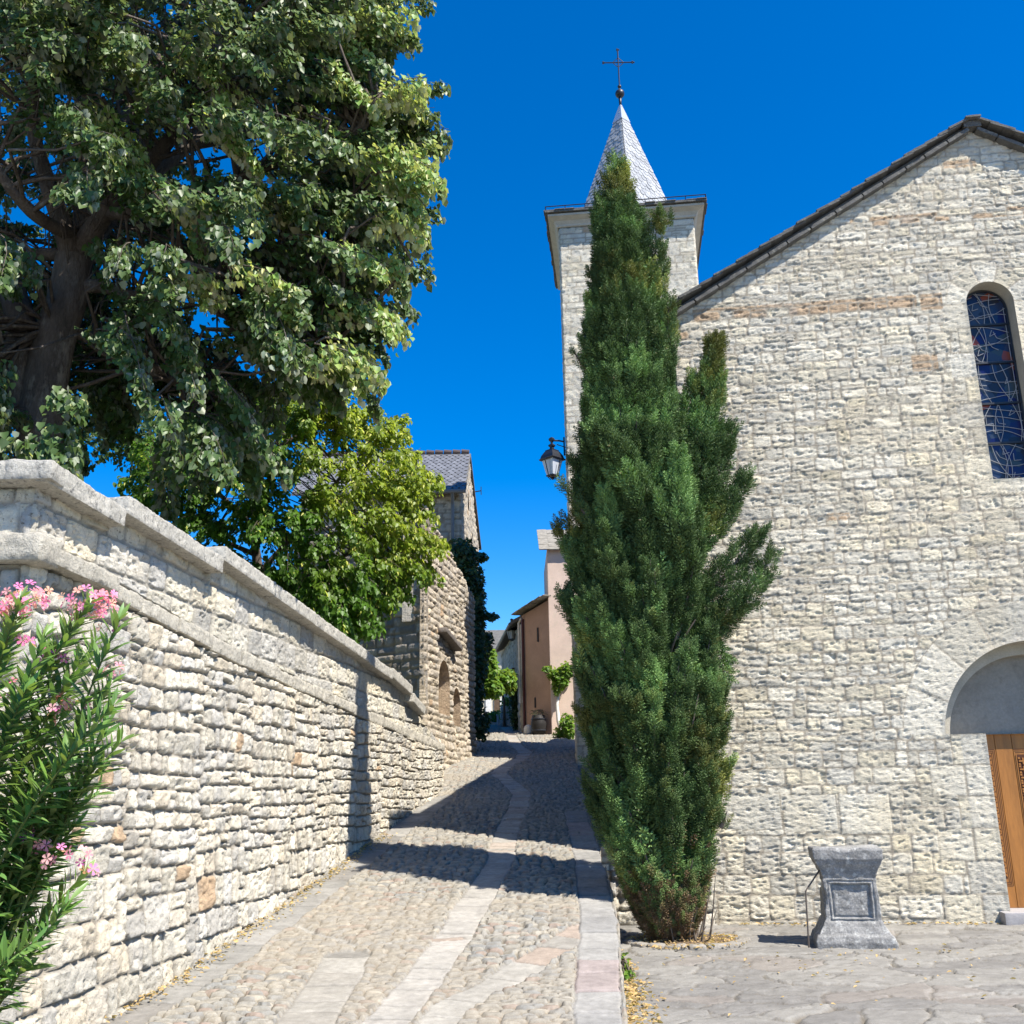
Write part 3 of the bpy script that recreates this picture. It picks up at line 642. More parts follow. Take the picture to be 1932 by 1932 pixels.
window = bpy.data.objects.new('stained_glass_window', None); S.collection.objects.link(window); window.parent = church; window.location = Vector(cp(WU, .24, WZ0)) - church.location
gl = MB(); gp = [(WU - WR, WZ0)] + arc(WU, WZ1, WR, -pi / 2, pi / 2, 24) + [(WU + WR, WZ0)]
gl.add([cp(u, .25, z) for u, z in gp], [tuple(range(len(gp)))]); gl.build('glass', gm_, window)
fr = MB()
ins = [(WU - WR + .02, WZ0 + .02)] + arc(WU, WZ1, WR - .02, -pi / 2, pi / 2, 24) + [(WU + WR - .02, WZ0 + .02), (WU - WR + .02, WZ0 + .02)]
fr.tube([cp(u, .235, z) for u, z in ins], .016, 5)
PH = [WZ0 + (WZ1 + WR - WZ0) * q for q in (.0, .2, .4, .61, .81, 1.0)]
for z in PH[1:-1]: fr.box(cp(WU, .232, z), (2 * WR - .02, .03, .028), ro(CD), ro(CI))
fr.build('frame', M['iron'], window)
ld = MB(); rg = random.Random(8)
def came(pts, wd=.0045):
    ld.tube([cp(u, .238, z) for u, z in pts], wd, 4, False)
def clipw(u, z): return abs(u - WU) < WR - .025 and (z < WZ1 or hypot(u - WU, z - WZ1) < WR - .025) and z > WZ0 + .02
def runs(pts):
    cur = []
    for q in pts:
        if clipw(*q): cur.append(q)
        else:
            if len(cur) > 2: came(cur)
            cur = []
    if len(cur) > 2: came(cur)
for k in range(5):                       # each panel: two families of sweeping curves and short ladders
    z0, z1 = PH[k] + .02, PH[k + 1] - .02
    for j in range(4):
        a = rg.uniform(-1, 1); s = rg.choice((-1, 1)); zc0 = z0 + (z1 - z0) * (j + .5) / 4
        runs([(WU - WR + 2 * WR * t / 22, min(z1, max(z0, zc0 + s * (.11 * (t / 22 - .5)) + a * .12 * sin(pi * t / 22)))) for t in range(23)])
    for j in range(4):
        u0 = WU + WR * rg.uniform(-.9, .9); sl_ = rg.uniform(-.5, .5)
        runs([(u0 + sl_ * (t / 22 - .5) * .5 + .05 * sin(pi * t / 22) * (1 if j % 2 else -1), z0 + (z1 - z0) * t / 22) for t in range(23)])
    for j in range(5):
        u0 = WU + rg.uniform(-.27, .2); zz = rg.uniform(z0, z1 - .1); an = rg.uniform(-.6, .6)
        runs([(u0 + .09 * t / 5 * cos(an), zz + .09 * t / 5 * sin(an)) for t in range(6)])
        runs([(u0 + .09 * t / 5 * sin(an), zz + .10 * t / 5 * cos(an)) for t in range(6)])
for s_x in (-1, 1): runs([(WU + s_x * (WR - .055), WZ0 + .02 + (WZ1 - WZ0) * t / 30) for t in range(31)])
ld.build('leading', M['lead'], window)
# door
door = bpy.data.objects.new('door', None); S.collection.objects.link(door); door.parent = church; door.location = Vector(cp(DU, .4, 0)) - church.location
dw = MB(); x0 = DU - DHW
pl = [0, .215, .42, .62, .705]; k = .36
for sgn in (1, -1):
    for a, b_ in zip(pl[:-1], pl[1:]):
        c_ = DU + sgn * (-DHW + (a + b_) / 2); dw.box(cp(c_, k + .02, 1.16), (b_ - a - .006, .04, 2.04), ro(CD), ro(CI))
dw.build('planks', M['wood'], door, bevel=.003)
cv = MB(); gv = MB()
def dbox(bb, u, z, w_, h_, dep=.012, rot=0, pr=.0):
    ax = np.array([CD[0] * cos(rot), CD[1] * cos(rot), sin(rot)]); az = np.array([-CD[0] * sin(rot), -CD[1] * sin(rot), cos(rot)])
    bb.box(cp(u, k - dep / 2 - pr, z), (w_, dep, h_), ax, ro(CI), az)
for sgn in (1, -1):
    for (ua, ub, lattice) in ((.025, .145, True), (.455, .585, False)):
        U0 = DU + sgn * (-DHW + (ua + ub) / 2)
        dbox(gv, U0, 1.20, ub - ua, 1.46, .003)
        wdt = ub - ua
        n = 11 if lattice else 14
        for j in range(n):
            zc_ = .50 + 1.40 * (j + .5) / n; hh = 1.40 / n
            if lattice:
                for r_ in (-1, 1):
                    dbox(cv, U0, zc_, .016, hypot(wdt, hh) * .98, .012, r_ * atan2(wdt, hh), .003)
                    dbox(cv, U0 + r_ * wdt * .36, zc_, .028, .045, .008, 0, .003)
                    dbox(cv, U0, zc_ + r_ * hh * .36, .040, .026, .008, 0, .003)
            else:
                dbox(cv, U0, zc_, wdt * .8, .018, .010, 0, .003); dbox(cv, U0, zc_, .018, hh * .8, .009, 0, .003)
                for q1 in (-1, 1):
                    for q2 in (-1, 1): dbox(cv, U0 + q1 * wdt * .36, zc_ + q2 * hh * .36, .022, .022, .008, 0, .003)
        for o in (0, .020, .040):
            uu = DU + sgn * (-DHW + ub + .014 + o)
            dbox(gv, uu, 1.19, .006, 1.52 + o * 2, .003); dbox(gv, U0 + .01, .43 - o, wdt + .04 + o, .006, .003); dbox(gv, U0 + .01, 1.955 + o, wdt + .04 + o, .006, .003)
        dbox(cv, DU + sgn * (-DHW + ua - .008), 1.20, .010, 1.46, .008, 0, .0)
cv.build('carving', M['wood'], door); gv.build('grooves', M['woodcut'], door)
hd = MB(); hd.tube([cp(DU + .06, .33, 1.05), cp(DU + .06, .29, 1.05), cp(DU + .06, .29, 1.25), cp(DU + .06, .33, 1.25)], .012, 8); hd.build('handle', M['iron'], door)
stp = [rough_box(cp(DU + .1, .05, .065), (1.86, .46, .16), ro(CD), ro(CI), (0, 0, 1), .03, .006, .015, 4)]
stp.append(rough_box(cp(DU, .33, .06), (1.38, .30, .16), ro(CD), ro(CI), (0, 0, 1), .05, .004, .01, 6))
blocks('door_step', stp, M['grey'], church)
# roof: thick stone slates stepping up both slopes
SLP = math.atan((ZA - ZE) / APU); rf = []; rg = random.Random(3)
rc = MB()
for sg in (-1, 1):
    ax = np.array([CD[0] * sg * cos(SLP), CD[1] * sg * cos(SLP), -sin(SLP)]); az = np.array([CD[0] * sg * sin(SLP), CD[1] * sg * sin(SLP), cos(SLP)])
    Ls = APU / cos(SLP) + .22; top = np.array(cp(APU, 0, ZA + .02))
    mid = top + ax * Ls / 2 + np.array([CI[0], CI[1], 0]) * (Ld / 2 + .2) + az * .03
    rc.box(mid, (Ls, Ld + .45, .05), ax, ro(CI), az)
    s = .02
    while s < Ls:
        st_ = rg.uniform(.16, .24); dd = rg.uniform(.14, .19)
        for row in range(2):
            wl = rg.uniform(.5, .9); c_ = top + ax * (s + .13) + np.array([CI[0], CI[1], 0]) * (wl / 2 - dd + row * .55) + az * (.085 + .012)
            tl = .10; ax2 = ax * cos(tl) - az * sin(tl) * -1 * 0 + az * sin(-tl) * -1 * 0; ax2 = ax * cos(tl) + az * sin(tl); az2 = -ax * sin(tl) + az * cos(tl)
            rf.append(rough_box(c_, (.36, wl, rg.uniform(.028, .045)), ax2, ro(CI), az2, .12, .006, .01, rg.randint(0, 999)))
        s += st_
rc.build('roof', M['lauze'], church)
# verge boards of stone under the slates
vb = MB()
for sg in (-1, 1):
    ax = np.array([CD[0] * sg * cos(SLP), CD[1] * sg * cos(SLP), -sin(SLP)]); az = np.array([CD[0] * sg * sin(SLP), CD[1] * sg * sin(SLP), cos(SLP)]); top = np.array(cp(APU, 0, ZA - .02))
    s = .06
    while s < APU / cos(SLP) + .1:
        l_ = rg.uniform(.3, .5); rf.append(rough_box(top + ax * (s + l_ / 2) + np.array([CN[0], CN[1], 0]) * .0 - az * .0, (l_ - .008, .24, .06), ax, ro(CI), az, .06, .008, .015, rg.randint(0, 999))); s += l_
rf.append(rough_box(np.array(cp(APU, .10, ZA + .095)), (.22, .60, .04), ro(CD), ro(CI), (0, 0, 1), .06, .01, .02, 5)); rf.append(rough_box(np.array(cp(APU, .07, ZA + .015)), (.26, .40, .10), ro(CD), ro(CI), (0, 0, 1), .06, .01, .02, 6))
blocks('roof_slates', rf, M['lauze'], church)

# ------------------------------------------------------------------ bell tower
TP = np.array([1.37, 23.92]); TW = 3.60
def tp(u, dep, z): q = TP + CD * u + CI * dep; return (q[0], q[1], z)
tower = empty('bell_tower', tp(TW / 2, TW / 2, 2.2), 'square pale stone bell tower with a slate pyramid spire behind the church roof', 'tower')
TZ = 16.12
stone_wall('front_wall', TP, TP + CD * TW, 1.6, TZ, .036, 'church', mkbounds(1.4, 17, lambda z: (.14, .24), 31), (.18, .5), 31, M['church'], tower,
           extra=lambda U, Z: .10 * sstep(3.2, 2.0, Z))
b = MB(); q = [tp(.08, .1, 0), tp(TW - .08, .1, 0), tp(TW - .08, TW, 0), tp(.08, TW, 0)]
b.add([(x, y, 1) for x, y, _ in q] + [(x, y, TZ + .2) for x, y, _ in q], [(0, 1, 5, 4), (1, 2, 6, 5), (2, 3, 7, 6), (3, 0, 4, 7), (4, 5, 6, 7)])
b.build('shaft', bpy.data.materials['side_stone'], tower)
stone_wall('side_wall', TP + CI * TW, TP, 1.6, TZ, .06, 'church', mkbounds(1.4, 17, lambda z: (.14, .24), 32), (.18, .5), 32, M['church'], tower)
# coved cornice
co = MB(); prof = [(0, TZ - .02), (.04, TZ), (.05, TZ + .05), (.11, TZ + .13), (.23, TZ + .19), (.26, TZ + .20), (.26, TZ + .26), (.0, TZ + .28)]
cs = [(0, 0), (TW, 0), (TW, TW), (0, TW)]; sg4 = [(-1, -1), (1, -1), (1, 1), (-1, 1)]
vs = [tp(c[0] + s[0] * o, c[1] + s[1] * o, z) for o, z in prof for c, s in zip(cs, sg4)]
co.add(vs, [(i * 4 + j, i * 4 + (j + 1) % 4, (i + 1) * 4 + (j + 1) % 4, (i + 1) * 4 + j) for i in range(len(prof) - 1) for j in range(4)])
co.build('cornice', M['cornice'], tower)
cj = MB()
for u in (.45, 1.3, 2.15, 2.95): cj.box(tp(u, -.16, TZ + .23), (.012, .26, .38), ro(CD), ro(CI))
# slate edge and low gutter rail
ed = MB(); ed.box(tp(TW / 2, TW / 2, TZ + .305), (TW + .66, TW + .66, .045), ro(CD), ro(CI)); rg = random.Random(1)
for s_ in range(4):
    for i in range(16):
        t_ = (i + .5) / 16 * (TW + .66) - .33; z = TZ + .345; off = rg.uniform(.30, .36)
        pos = [tp(t_, -off + .2, z), tp(TW + off - .2, t_, z), tp(t_, TW + off - .2, z), tp(-off + .2, t_, z)][s_]
        ax, ay = (ro(CD), ro(CI)) if s_ % 2 == 0 else (ro(CI), ro(CD)); ed.box(pos, (.255, .42, .022), ax, ay)
# low skirt roof up to the spire
H0 = TZ + .36; RS = 1.45
sk = [tp(-.2, -.2, H0), tp(TW + .2, -.2, H0), tp(TW + .2, TW + .2, H0), tp(-.2, TW + .2, H0)]; cc_ = TW / 2
ed.add(sk + [tp(cc_, cc_, H0 + .7)], [(0, 1, 4), (1, 2, 4), (2, 3, 4), (3, 0, 4)])
ed.build('eave_slates', M['lauze'], tower)
rl = MB(); zz = TZ + .46
cr_ = [(-.31, -.31), (TW + .31, -.31), (TW + .31, TW + .31), (-.31, TW + .31)]
for i in range(4):
    a, b_ = cr_[i], cr_[(i + 1) % 4]; rl.tube([tp(a[0], a[1], zz), tp(b_[0], b_[1], zz)], .014, 5)
    for j in range(8): t_ = j / 8; rl.tube([tp(a[0] + (b_[0] - a[0]) * t_, a[1] + (b_[1] - a[1]) * t_, zz - .13), tp(a[0] + (b_[0] - a[0]) * t_, a[1] + (b_[1] - a[1]) * t_, zz)], .011, 4)
rl.build('snow_rail', M['iron'], tower)
# spire: four faces turned on the diagonal, laid with round-ended slates
ax_top = at(1171, 206, tp(cc_, cc_, 0)[1]); SX = np.array(tp(cc_, cc_, 0)); SX[0] = ax_top[0]; ZT = ax_top[2] + .05; ZB = H0 + .1
spire = bpy.data.objects.new('spire', None); S.collection.objects.link(spire); spire.parent = tower; spire.location = Vector((SX[0], SX[1], ZB)) - tower.location
RB = 1.62
cor = [np.array([SX[0] + RB * sin(a), SX[1] + RB * cos(a), ZB]) for a in (radians(-176), radians(94), radians(4), radians(-86))]; apx = np.array([SX[0], SX[1], ZT + .12])
def tiles(A, B, C_, rows, tw, sd, flip=False, Btop=None, lift=.016, rnd=True, shade=(.30, .31, .32)):
    """slates on the triangle A-B-apex C_ (or quad A-B-Btop-C_)"""
    rngt = random.Random(sd); V = []; Fc = []; Cc = []
    A = np.array(A, float); B = np.array(B, float); C_ = np.array(C_, float); Bt = C_ if Btop is None else np.array(Btop, float)
    n = np.cross(B - A, C_ - A); n /= np.linalg.norm(n)
    if n[2] < 0: n = -n
    for r_ in range(rows):
        t0 = r_ / rows; t1 = min(1, (r_ + 1.75) / rows); l0 = A + (C_ - A) * t0; r0 = B + (Bt - B) * t0; l1 = A + (C_ - A) * t1; r1 = B + (Bt - B) * t1
        wl = np.linalg.norm(r0 - l0); k_ = max(1, int(wl / tw)); off = .5 * (r_ % 2)
        for j in range(-1, k_ + 1):
            a = (j + off) / k_; b_ = (j + 1 + off) / k_
            if b_ <= 0.02 or a >= .98: continue
            a = max(a, 0); b_ = min(b_, 1); up = lift * rngt.uniform(.7, 1.5); jit = rngt.uniform(-.012, .012)
            P = lambda s, q, h: (l0 + (r0 - l0) * s) * (1 - q) + (l1 + (r1 - l1) * s) * q + n * h
            g_ = .012
            pts = [P(a, 1, .003), P(b_, 1, .003), P(b_ - g_ / 2, .32, up), P(b_ - (b_ - a) * .18, .08 + jit, up + .003), P((a + b_) / 2, jit, up + .004), P(a + (b_ - a) * .18, .08 + jit, up + .003), P(a + g_ / 2, .32, up)] if rnd else \
                  [P(a, 1, .003), P(b_, 1, .003), P(b_ - g_, .2, up), P(b_ - g_, jit, up), P((a + b_) / 2, jit, up), P(a + g_, jit, up), P(a + g_, .2, up)]
            lo = [p_ - n * (up * .9) for p_ in pts[2:]]
            bse = len(V); V += pts + lo; Fc.append([bse + i for i in range(7)] + [0])
            c0 = np.array(shade) * rngt.uniform(.8, 1.18); Cc += [c0] * 12
            for i in range(4): Fc.append([bse + 2 + i, bse + 3 + i, bse + 8 + i, bse + 7 + i])
    return V, Fc, Cc
def tile_obj(name, parts, m, parent):
    V = []; Fs = []; C = []
    for v, f, c in parts:
        b0 = len(V); V += list(v); C += list(c); Fs += [[b0 + i for i in (q[:7] if len(q) == 8 else q)] for q in f]
    me = bpy.data.meshes.new(name); me.from_pydata([tuple(map(float, v)) for v in V], [], Fs)
    a = me.color_attributes.new('Col', 'FLOAT_COLOR', 'POINT'); cc = np.ones((len(V), 4), np.float32); cc[:, :3] = np.array(C); a.data.foreach_set('color', cc.ravel())
    return link(name, me, m, parent)
parts = [tiles(cor[i], cor[(i + 1) % 4], apx, 34, .19, 10 + i, shade=(.34, .35, .36)) for i in range(4)]
parts = [p_ for p_ in parts]
tile_obj('slates', parts, M['slate'], spire)
bs = MB(); bs.add(cor + [apx], [(0, 1, 4), (1, 2, 4), (2, 3, 4), (3, 0, 4), (0, 3, 2, 1)]); bs.build('spire_core', M['lauze'], spire)
cap = MB(); tq = .14
cc4 = [c_ + (apx - c_) * (1 - tq) for c_ in cor]; ex = 1.16
cc4 = [np.array([SX[0] + (c_[0] - SX[0]) * ex, SX[1] + (c_[1] - SX[1]) * ex, c_[2]]) for c_ in cc4]
cap.add(cc4 + [np.array([SX[0], SX[1], ZT + .2])], [(0, 1, 4), (1, 2, 4), (2, 3, 4), (3, 0, 4), (0, 3, 2, 1)]); cap.build('zinc_cap', M['zinc'], spire)
for i in range(4):
    hp = MB()
# roof hatch on the left face
f0, f1 = cor[3], cor[0]; hc_ = f0 * .40 + f1 * .42 + apx * .18; un_ = (f1 - f0) / np.linalg.norm(f1 - f0); vv_ = apx - (f0 + f1) / 2; vv_ /= np.linalg.norm(vv_); nn_ = np.cross(un_, vv_); nn_ = nn_ if nn_[2] > 0 else -nn_
ht = MB(); ht.box(hc_ + nn_ * .03, (.34, .40, .05), un_, vv_, nn_); ht.build('hatch', M['iron'], spire)
ht = MB()
for s_ in (-1, 1): ht.box(hc_ + nn_ * .06 + un_ * s_ * .18, (.03, .44, .09), un_, vv_, nn_)
ht.box(hc_ + nn_ * .06 - vv_ * .22, (.40, .04, .09), un_, vv_, nn_); ht.build('hatch_frame', M['zinc'], spire)
# ball and cross
bz = at(1171, 177, SX[1])[2]; fn = MB()
fn.lathe((SX[0], SX[1], 0), [(.03, ZT), (.05, bz - .13)] + [(.135 * sin(pi * i / 10) + .004, bz - .135 * cos(pi * i / 10)) for i in range(1, 10)] + [(.03, bz + .14), (.025, bz + .2)] + [(.055 * sin(pi * i / 6) + .004, bz + .25 - .055 * cos(pi * i / 6)) for i in range(1, 6)] + [(.02, bz + .31)], 14)
fn.build('ball_finial', M['iron'], spire, smooth=True)
crs = MB(); zt = at(1168, 94, SX[1])[2]; zm = at(1168, 118, SX[1])[2]; ah = .44
crs.tube([(SX[0], SX[1], bz + .28), (SX[0], SX[1], zt)], .019, 6)
crs.tube([(SX[0] - ah, SX[1], zm), (SX[0] + ah, SX[1], zm)], .017, 6)
for (x_, z_) in ((0, zt), (-ah, zm), (ah, zm)):
    for a in (0, 120, 240):
        crs.lathe((SX[0] + x_ + .03 * cos(radians(a)), SX[1], z_ + .03 * sin(radians(a)) - .025), [(.005, 0), (.024, .012), (.028, .025), (.024, .038), (.005, .05)], 6)
for a in ((1, 1), (1, -1), (-1, 1), (-1, -1)): crs.tube([(SX[0] + a[0] * .17, SX[1], zm), (SX[0], SX[1], zm + a[1] * .17)], .011, 5)
crs.build('iron_cross', M['iron'], spire)

# ------------------------------------------------------------------ lanterns
def lantern(name, base, sc, label, wallx, group=None, side=1):
    """base = point at the lantern's bottom tip; the bracket runs to wallx"""
    x, y, z = base; e = empty(name, (x, y, z), label, 'wall lantern', group)
    k = MB(); q = lambda r, h: (r * sc, h * sc)
    k.lathe((x, y, z), [q(.02, 0), q(.05, .04), q(.03, .07)], 8)
    for a in range(4):
        an = pi / 4 + a * pi / 2; c_, s_ = cos(an), sin(an)
        k.tube([(x + .155 * sc * c_, y + .155 * sc * s_, z + .10 * sc), (x + .27 * sc * c_, y + .27 * sc * s_, z + .50 * sc)], .012 * sc, 4)
        k.tube([(x, y, z + .05 * sc), (x + .08 * sc * c_, y + .08 * sc * s_, z + .02 * sc), (x + .155 * sc * c_, y + .155 * sc * s_, z + .10 * sc)], .010 * sc, 4)
    k.lathe((x, y, z), [q(.165, .085), q(.17, .10), q(.16, .115)], 4)
    k.lathe((x, y, z), [q(.31, .49), q(.34, .52), q(.30, .54), q(.27, .62), q(.19, .72), q(.17, .73), q(.17, .76), q(.06, .80), q(.05, .84), q(.09, .87), q(.09, .90), q(.03, .94), q(.03, .98), q(.07, 1.01), q(.08, 1.06), q(.04, 1.10)], 4)
    k.build('lamp_housing', M['iron'], e)
    g_ = MB(); g_.lathe((x, y, z), [q(.145, .105), q(.255, .495)], 4); g_.build('lamp_glass', M['lampglass'], e)
    br = MB(); zt_ = z + 1.02 * sc; br.tube([(x, y, zt_), (x + (wallx - x) * .6, y, zt_ - .01), (wallx, y, zt_ - .04)], .022 * sc, 6)
    pts = [(wallx - side * (.02 + .17 * sc * (1 - t) * cos(t * 5)), y, zt_ - .10 * sc - .22 * sc * t) for t in [i / 12 for i in range(13)]]
    br.tube(pts, .012 * sc, 5); br.tube([(wallx - side * .01, y, zt_ + .08 * sc), (wallx - side * .01, y, zt_ - .4 * sc)], .02 * sc, 5)
    br.build('bracket', M['iron'], e); return e
lb = at(1043, 905, 24.1); lantern('wall_lantern', (lb[0], lb[1], lb[2]), 1.02, 'large black lantern with frosted glass on a bracket at the edge of the bell tower', 1.36)

# ------------------------------------------------------------------ arched stone building on the left
AB0 = np.array([-1.92, 21.6]); AB1 = np.array([-1.05, 26.8]); AL = float(np.linalg.norm(AB1 - AB0)); AD = (AB1 - AB0) / AL; AN = np.array([AD[1], -AD[0]])
ab = empty('arched_stone_building', (AB0[0], AB0[1], 2), 'tall roofless stone building with two small arched openings at the bend of the lane', 'building')
def hole(u0, u1, z0, z1):
    r_ = (u1 - u0) / 2; c_ = (u0 + u1) / 2
    return lambda U, Z: np.where(Z > z1, np.hypot(U - c_, Z - z1) - r_, np.maximum(np.abs(U - c_) - r_, z0 - Z))
hol = [(1.18, 2.28, 3.30, 3.98), (2.62, 3.42, 3.12, 3.62)]
stone_wall('street_wall', AB0, AB1, 1.4, lambda u: np.interp(u, [0, AL], [7.75, 6.65]), .03, 'build', mkbounds(1.2, 8.5, lambda z: (.13, .21), 41), (.15, .38), 41, M['stone'], ab, holes=[hole(*h) for h in hol],
           extra=lambda U, Z: .12 * sstep(3.4, 1.8, Z))
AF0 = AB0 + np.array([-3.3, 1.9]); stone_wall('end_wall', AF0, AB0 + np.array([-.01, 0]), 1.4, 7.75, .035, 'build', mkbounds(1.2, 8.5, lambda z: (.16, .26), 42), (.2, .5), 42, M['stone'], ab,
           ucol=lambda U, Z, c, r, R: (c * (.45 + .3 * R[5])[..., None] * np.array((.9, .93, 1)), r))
b = MB()
def abp(u, dep, z): q = AB0 + AD * u - AN * dep; return (q[0], q[1], z)
for (u0, u1, z0, z1) in hol:                      # niches
    r_ = (u1 - u0) / 2; c_ = (u0 + u1) / 2; pg = [(u0, z0)] + [(c_ - r_ * cos(pi * i / 14), z1 + r_ * sin(pi * i / 14)) for i in range(15)] + [(u1, z0)]; n = len(pg)
    b.add([abp(u, -.012, z) for u, z in pg] + [abp(u, .42, z) for u, z in pg], [(i, (i + 1) % n, (i + 1) % n + n, i + n) for i in range(n)] + [tuple(range(n, 2 * n))])
b.build('niche', mat('niche_stone', (.42, .32, .22), noise=[(6, .6, 1.3), (30, .7, 1.2)], bump=(12, .9, .05)), ab)
b = MB(); q = [abp(.15, .45, 0), abp(AL - .02, .1, 0), abp(AL - .02, 3.2, 0), (AF0[0] + .1, AF0[1] + .1, 0)]
q = [(AB0[0] - .1, AB0[1] + .2, 0), abp(AL - .02, .10, 0), abp(AL - .02, 3.2, 0), (AF0[0] + .1, AF0[1] + .2, 0)]
b.add([(x, y, 1) for x, y, _ in q] + [(q[0][0], q[0][1], 7.72), (q[1][0], q[1][1], 6.62), (q[2][0], q[2][1], 6.62), (q[3][0], q[3][1], 7.72)], [(0, 1, 5, 4), (1, 2, 6, 5), (2, 3, 7, 6), (3, 0, 4, 7), (4, 5, 6, 7)])
b = MB(); q = [(AB0[0] - .1, AB0[1] + .3, 0), abp(AL - .02, .46, 0), abp(AL - .02, 3.2, 0), (AF0[0] + .1, AF0[1] + .2, 0)]
b.add([(x, y, 1) for x, y, _ in q] + [(q[0][0], q[0][1], 7.6), (q[1][0], q[1][1], 6.5), (q[2][0], q[2][1], 6.5), (q[3][0], q[3][1], 7.6)], [(0, 1, 5, 4), (1, 2, 6, 5), (2, 3, 7, 6), (3, 0, 4, 7), (4, 5, 6, 7)])
b.add([abp(-.02 + .12, .09, 7.66), abp(AL - .03, .09, 6.60), abp(AL - .03, .55, 6.60), abp(.1, .55, 7.66), abp(.1, .09, 5.2), abp(AL - .03, .09, 5.2), abp(AL - .03, .55, 5.2), abp(.1, .55, 5.2)], [(0, 1, 2, 3), (4, 5, 6, 7), (0, 1, 5, 4), (2, 3, 7, 6), (0, 3, 7, 4), (1, 2, 6, 5)])
b.build('inner_wall', bpy.data.materials['side_stone'], ab)
b = rough_box(np.array(abp(1.95, -.10, 5.04)), (1.70, .26, .13), np.array([AD[0], AD[1], -.13]), ro(AN), np.array([AD[0] * .13, AD[1] * .13, 1]), .05, .02, .05, 8)
blocks('lintel', [b], mat('dark_lintel', (.16, .14, .12), noise=(10, .7, 1.3), bump=(20, .6, .03)), ab)

# ------------------------------------------------------------------ slate-roofed house behind
hs_ = empty('slate_roofed_house', (-3, 33, 3), 'tall stone house with grey slate roof and round ridge tiles behind the arched building', 'house')
E0 = at(872, 922, 30.0); E1 = at(700, 922, 30.0); RG = at(885, 856, 32.6); RG1 = at(700, 856, 32.6); FE = at(903, 1026, 36.2)
hx = E0[0]; stone_wall('front_wall', (-6.6, 30.1), (hx - .02, 30.1), 3, E0[2] - .05, .05, 'build', mkbounds(2, 14, lambda z: (.16, .26), 51), (.2, .5), 51, M['stone'], hs_)
stone_wall('gable_wall', (hx - .02, 30.12), (FE[0] - .02, 36.1), 3, lambda u: np.interp(u, [0, 2.5, 6.0], [E0[2] - .05, RG[2] - .12, FE[2] - .1]), .06, 'build', mkbounds(2, 14, lambda z: (.16, .26), 52), (.2, .5), 52, M['stone'], hs_,
           holes=[lambda U, Z: np.maximum(np.abs(U - 2.1) - .18, np.abs(Z - 10.9) - .28), lambda U, Z: np.maximum(np.abs(U - 3.3) - .18, np.abs(Z - 9.9) - .28)])
b = MB(); b.add([(-6.5, 30.3, 2), (hx - .25, 30.3, 2), (FE[0] - .35, 36, 2), (-6.5, 36, 2), (-6.5, 30.3, E0[2] - .1), (hx - .25, 30.3, E0[2] - .1), (FE[0] - .35, 36, FE[2] - .1), (-6.5, 36, FE[2] - .1), (-6.5, 32.6, RG[2] - .2), (RG[0] - .3, 32.6, RG[2] - .2)],
    [(0, 1, 5, 4), (1, 2, 6, 9, 5), (2, 3, 7, 6), (3, 0, 4, 8, 7), (4, 5, 9, 8), (8, 9, 6, 7)]); b.build('inner_wall', M['woodcut'], hs_)
A_ = np.array([-6.8, 29.75, E0[2] - .12]); B_ = np.array([E0[0] + .12, 29.75, E0[2] - .12]); Ct = np.array([-6.8, 32.6, RG[2]]); Bt = np.array([RG[0] + .06, 32.6, RG[2]]); D_ = np.array([-6.8, 36.4, FE[2] - .1]); D1 = np.array([FE[0] + .1, 36.4, FE[2] - .1])
b = MB(); b.add([A_, B_, Bt, Ct, D_, D1] + [p_ - np.array([0, 0, .09]) for p_ in (A_, B_, Bt, Ct, D_, D1)], [(0, 1, 2, 3), (3, 2, 5, 4), (6, 9, 8, 7), (9, 10, 11, 8), (0, 6, 7, 1), (1, 7, 8, 2), (2, 8, 11, 5), (4, 5, 11, 10)])
rfh = b.build('roof', M['lauze'], hs_)
tile_obj('roof_slates', [tiles(A_ + (0, 0, .012), B_ + (0, 0, .012), Ct + (0, 0, .012), 20, .2, 61, Btop=Bt + (0, 0, .012), shade=(.15, .155, .17), lift=.011)], M['slate'], hs_)
rt = MB()
x_ = Bt[0] - .12
while x_ > -6.6:
    rt.tube([(x_ + .06, 32.6, RG[2] + .03), (x_ - .20, 32.6, RG[2] + .06)], .10, 10); x_ -= .30
rt.build('ridge_tiles', mat('ridge_tile', (.07, .05, .045), rough=.7), hs_)
gt = MB(); gt.tube([(-6.6, 29.68, E0[2] - .17), (B_[0], 29.68, E0[2] - .17)], .07, 8); gt.tube([(hx - .3, 29.7, E0[2] - .2), (hx - .3, 29.95, E0[2] - .5), (hx - .3, 29.97, 3)], .05, 8); gt.build('gutter', M['gutter'], hs_)
an_ = MB(); an_.tube([(RG[0] + .05, 34.2, RG[2] - .9), (RG[0] + .35, 34.2, RG[2] - .85)], .02, 5); an_.tube([(RG[0] + .35, 34.2, RG[2] - 1.0), (RG[0] + .35, 34.2, RG[2] - .7)], .015, 5); an_.build('roof_hook', M['iron'], hs_)

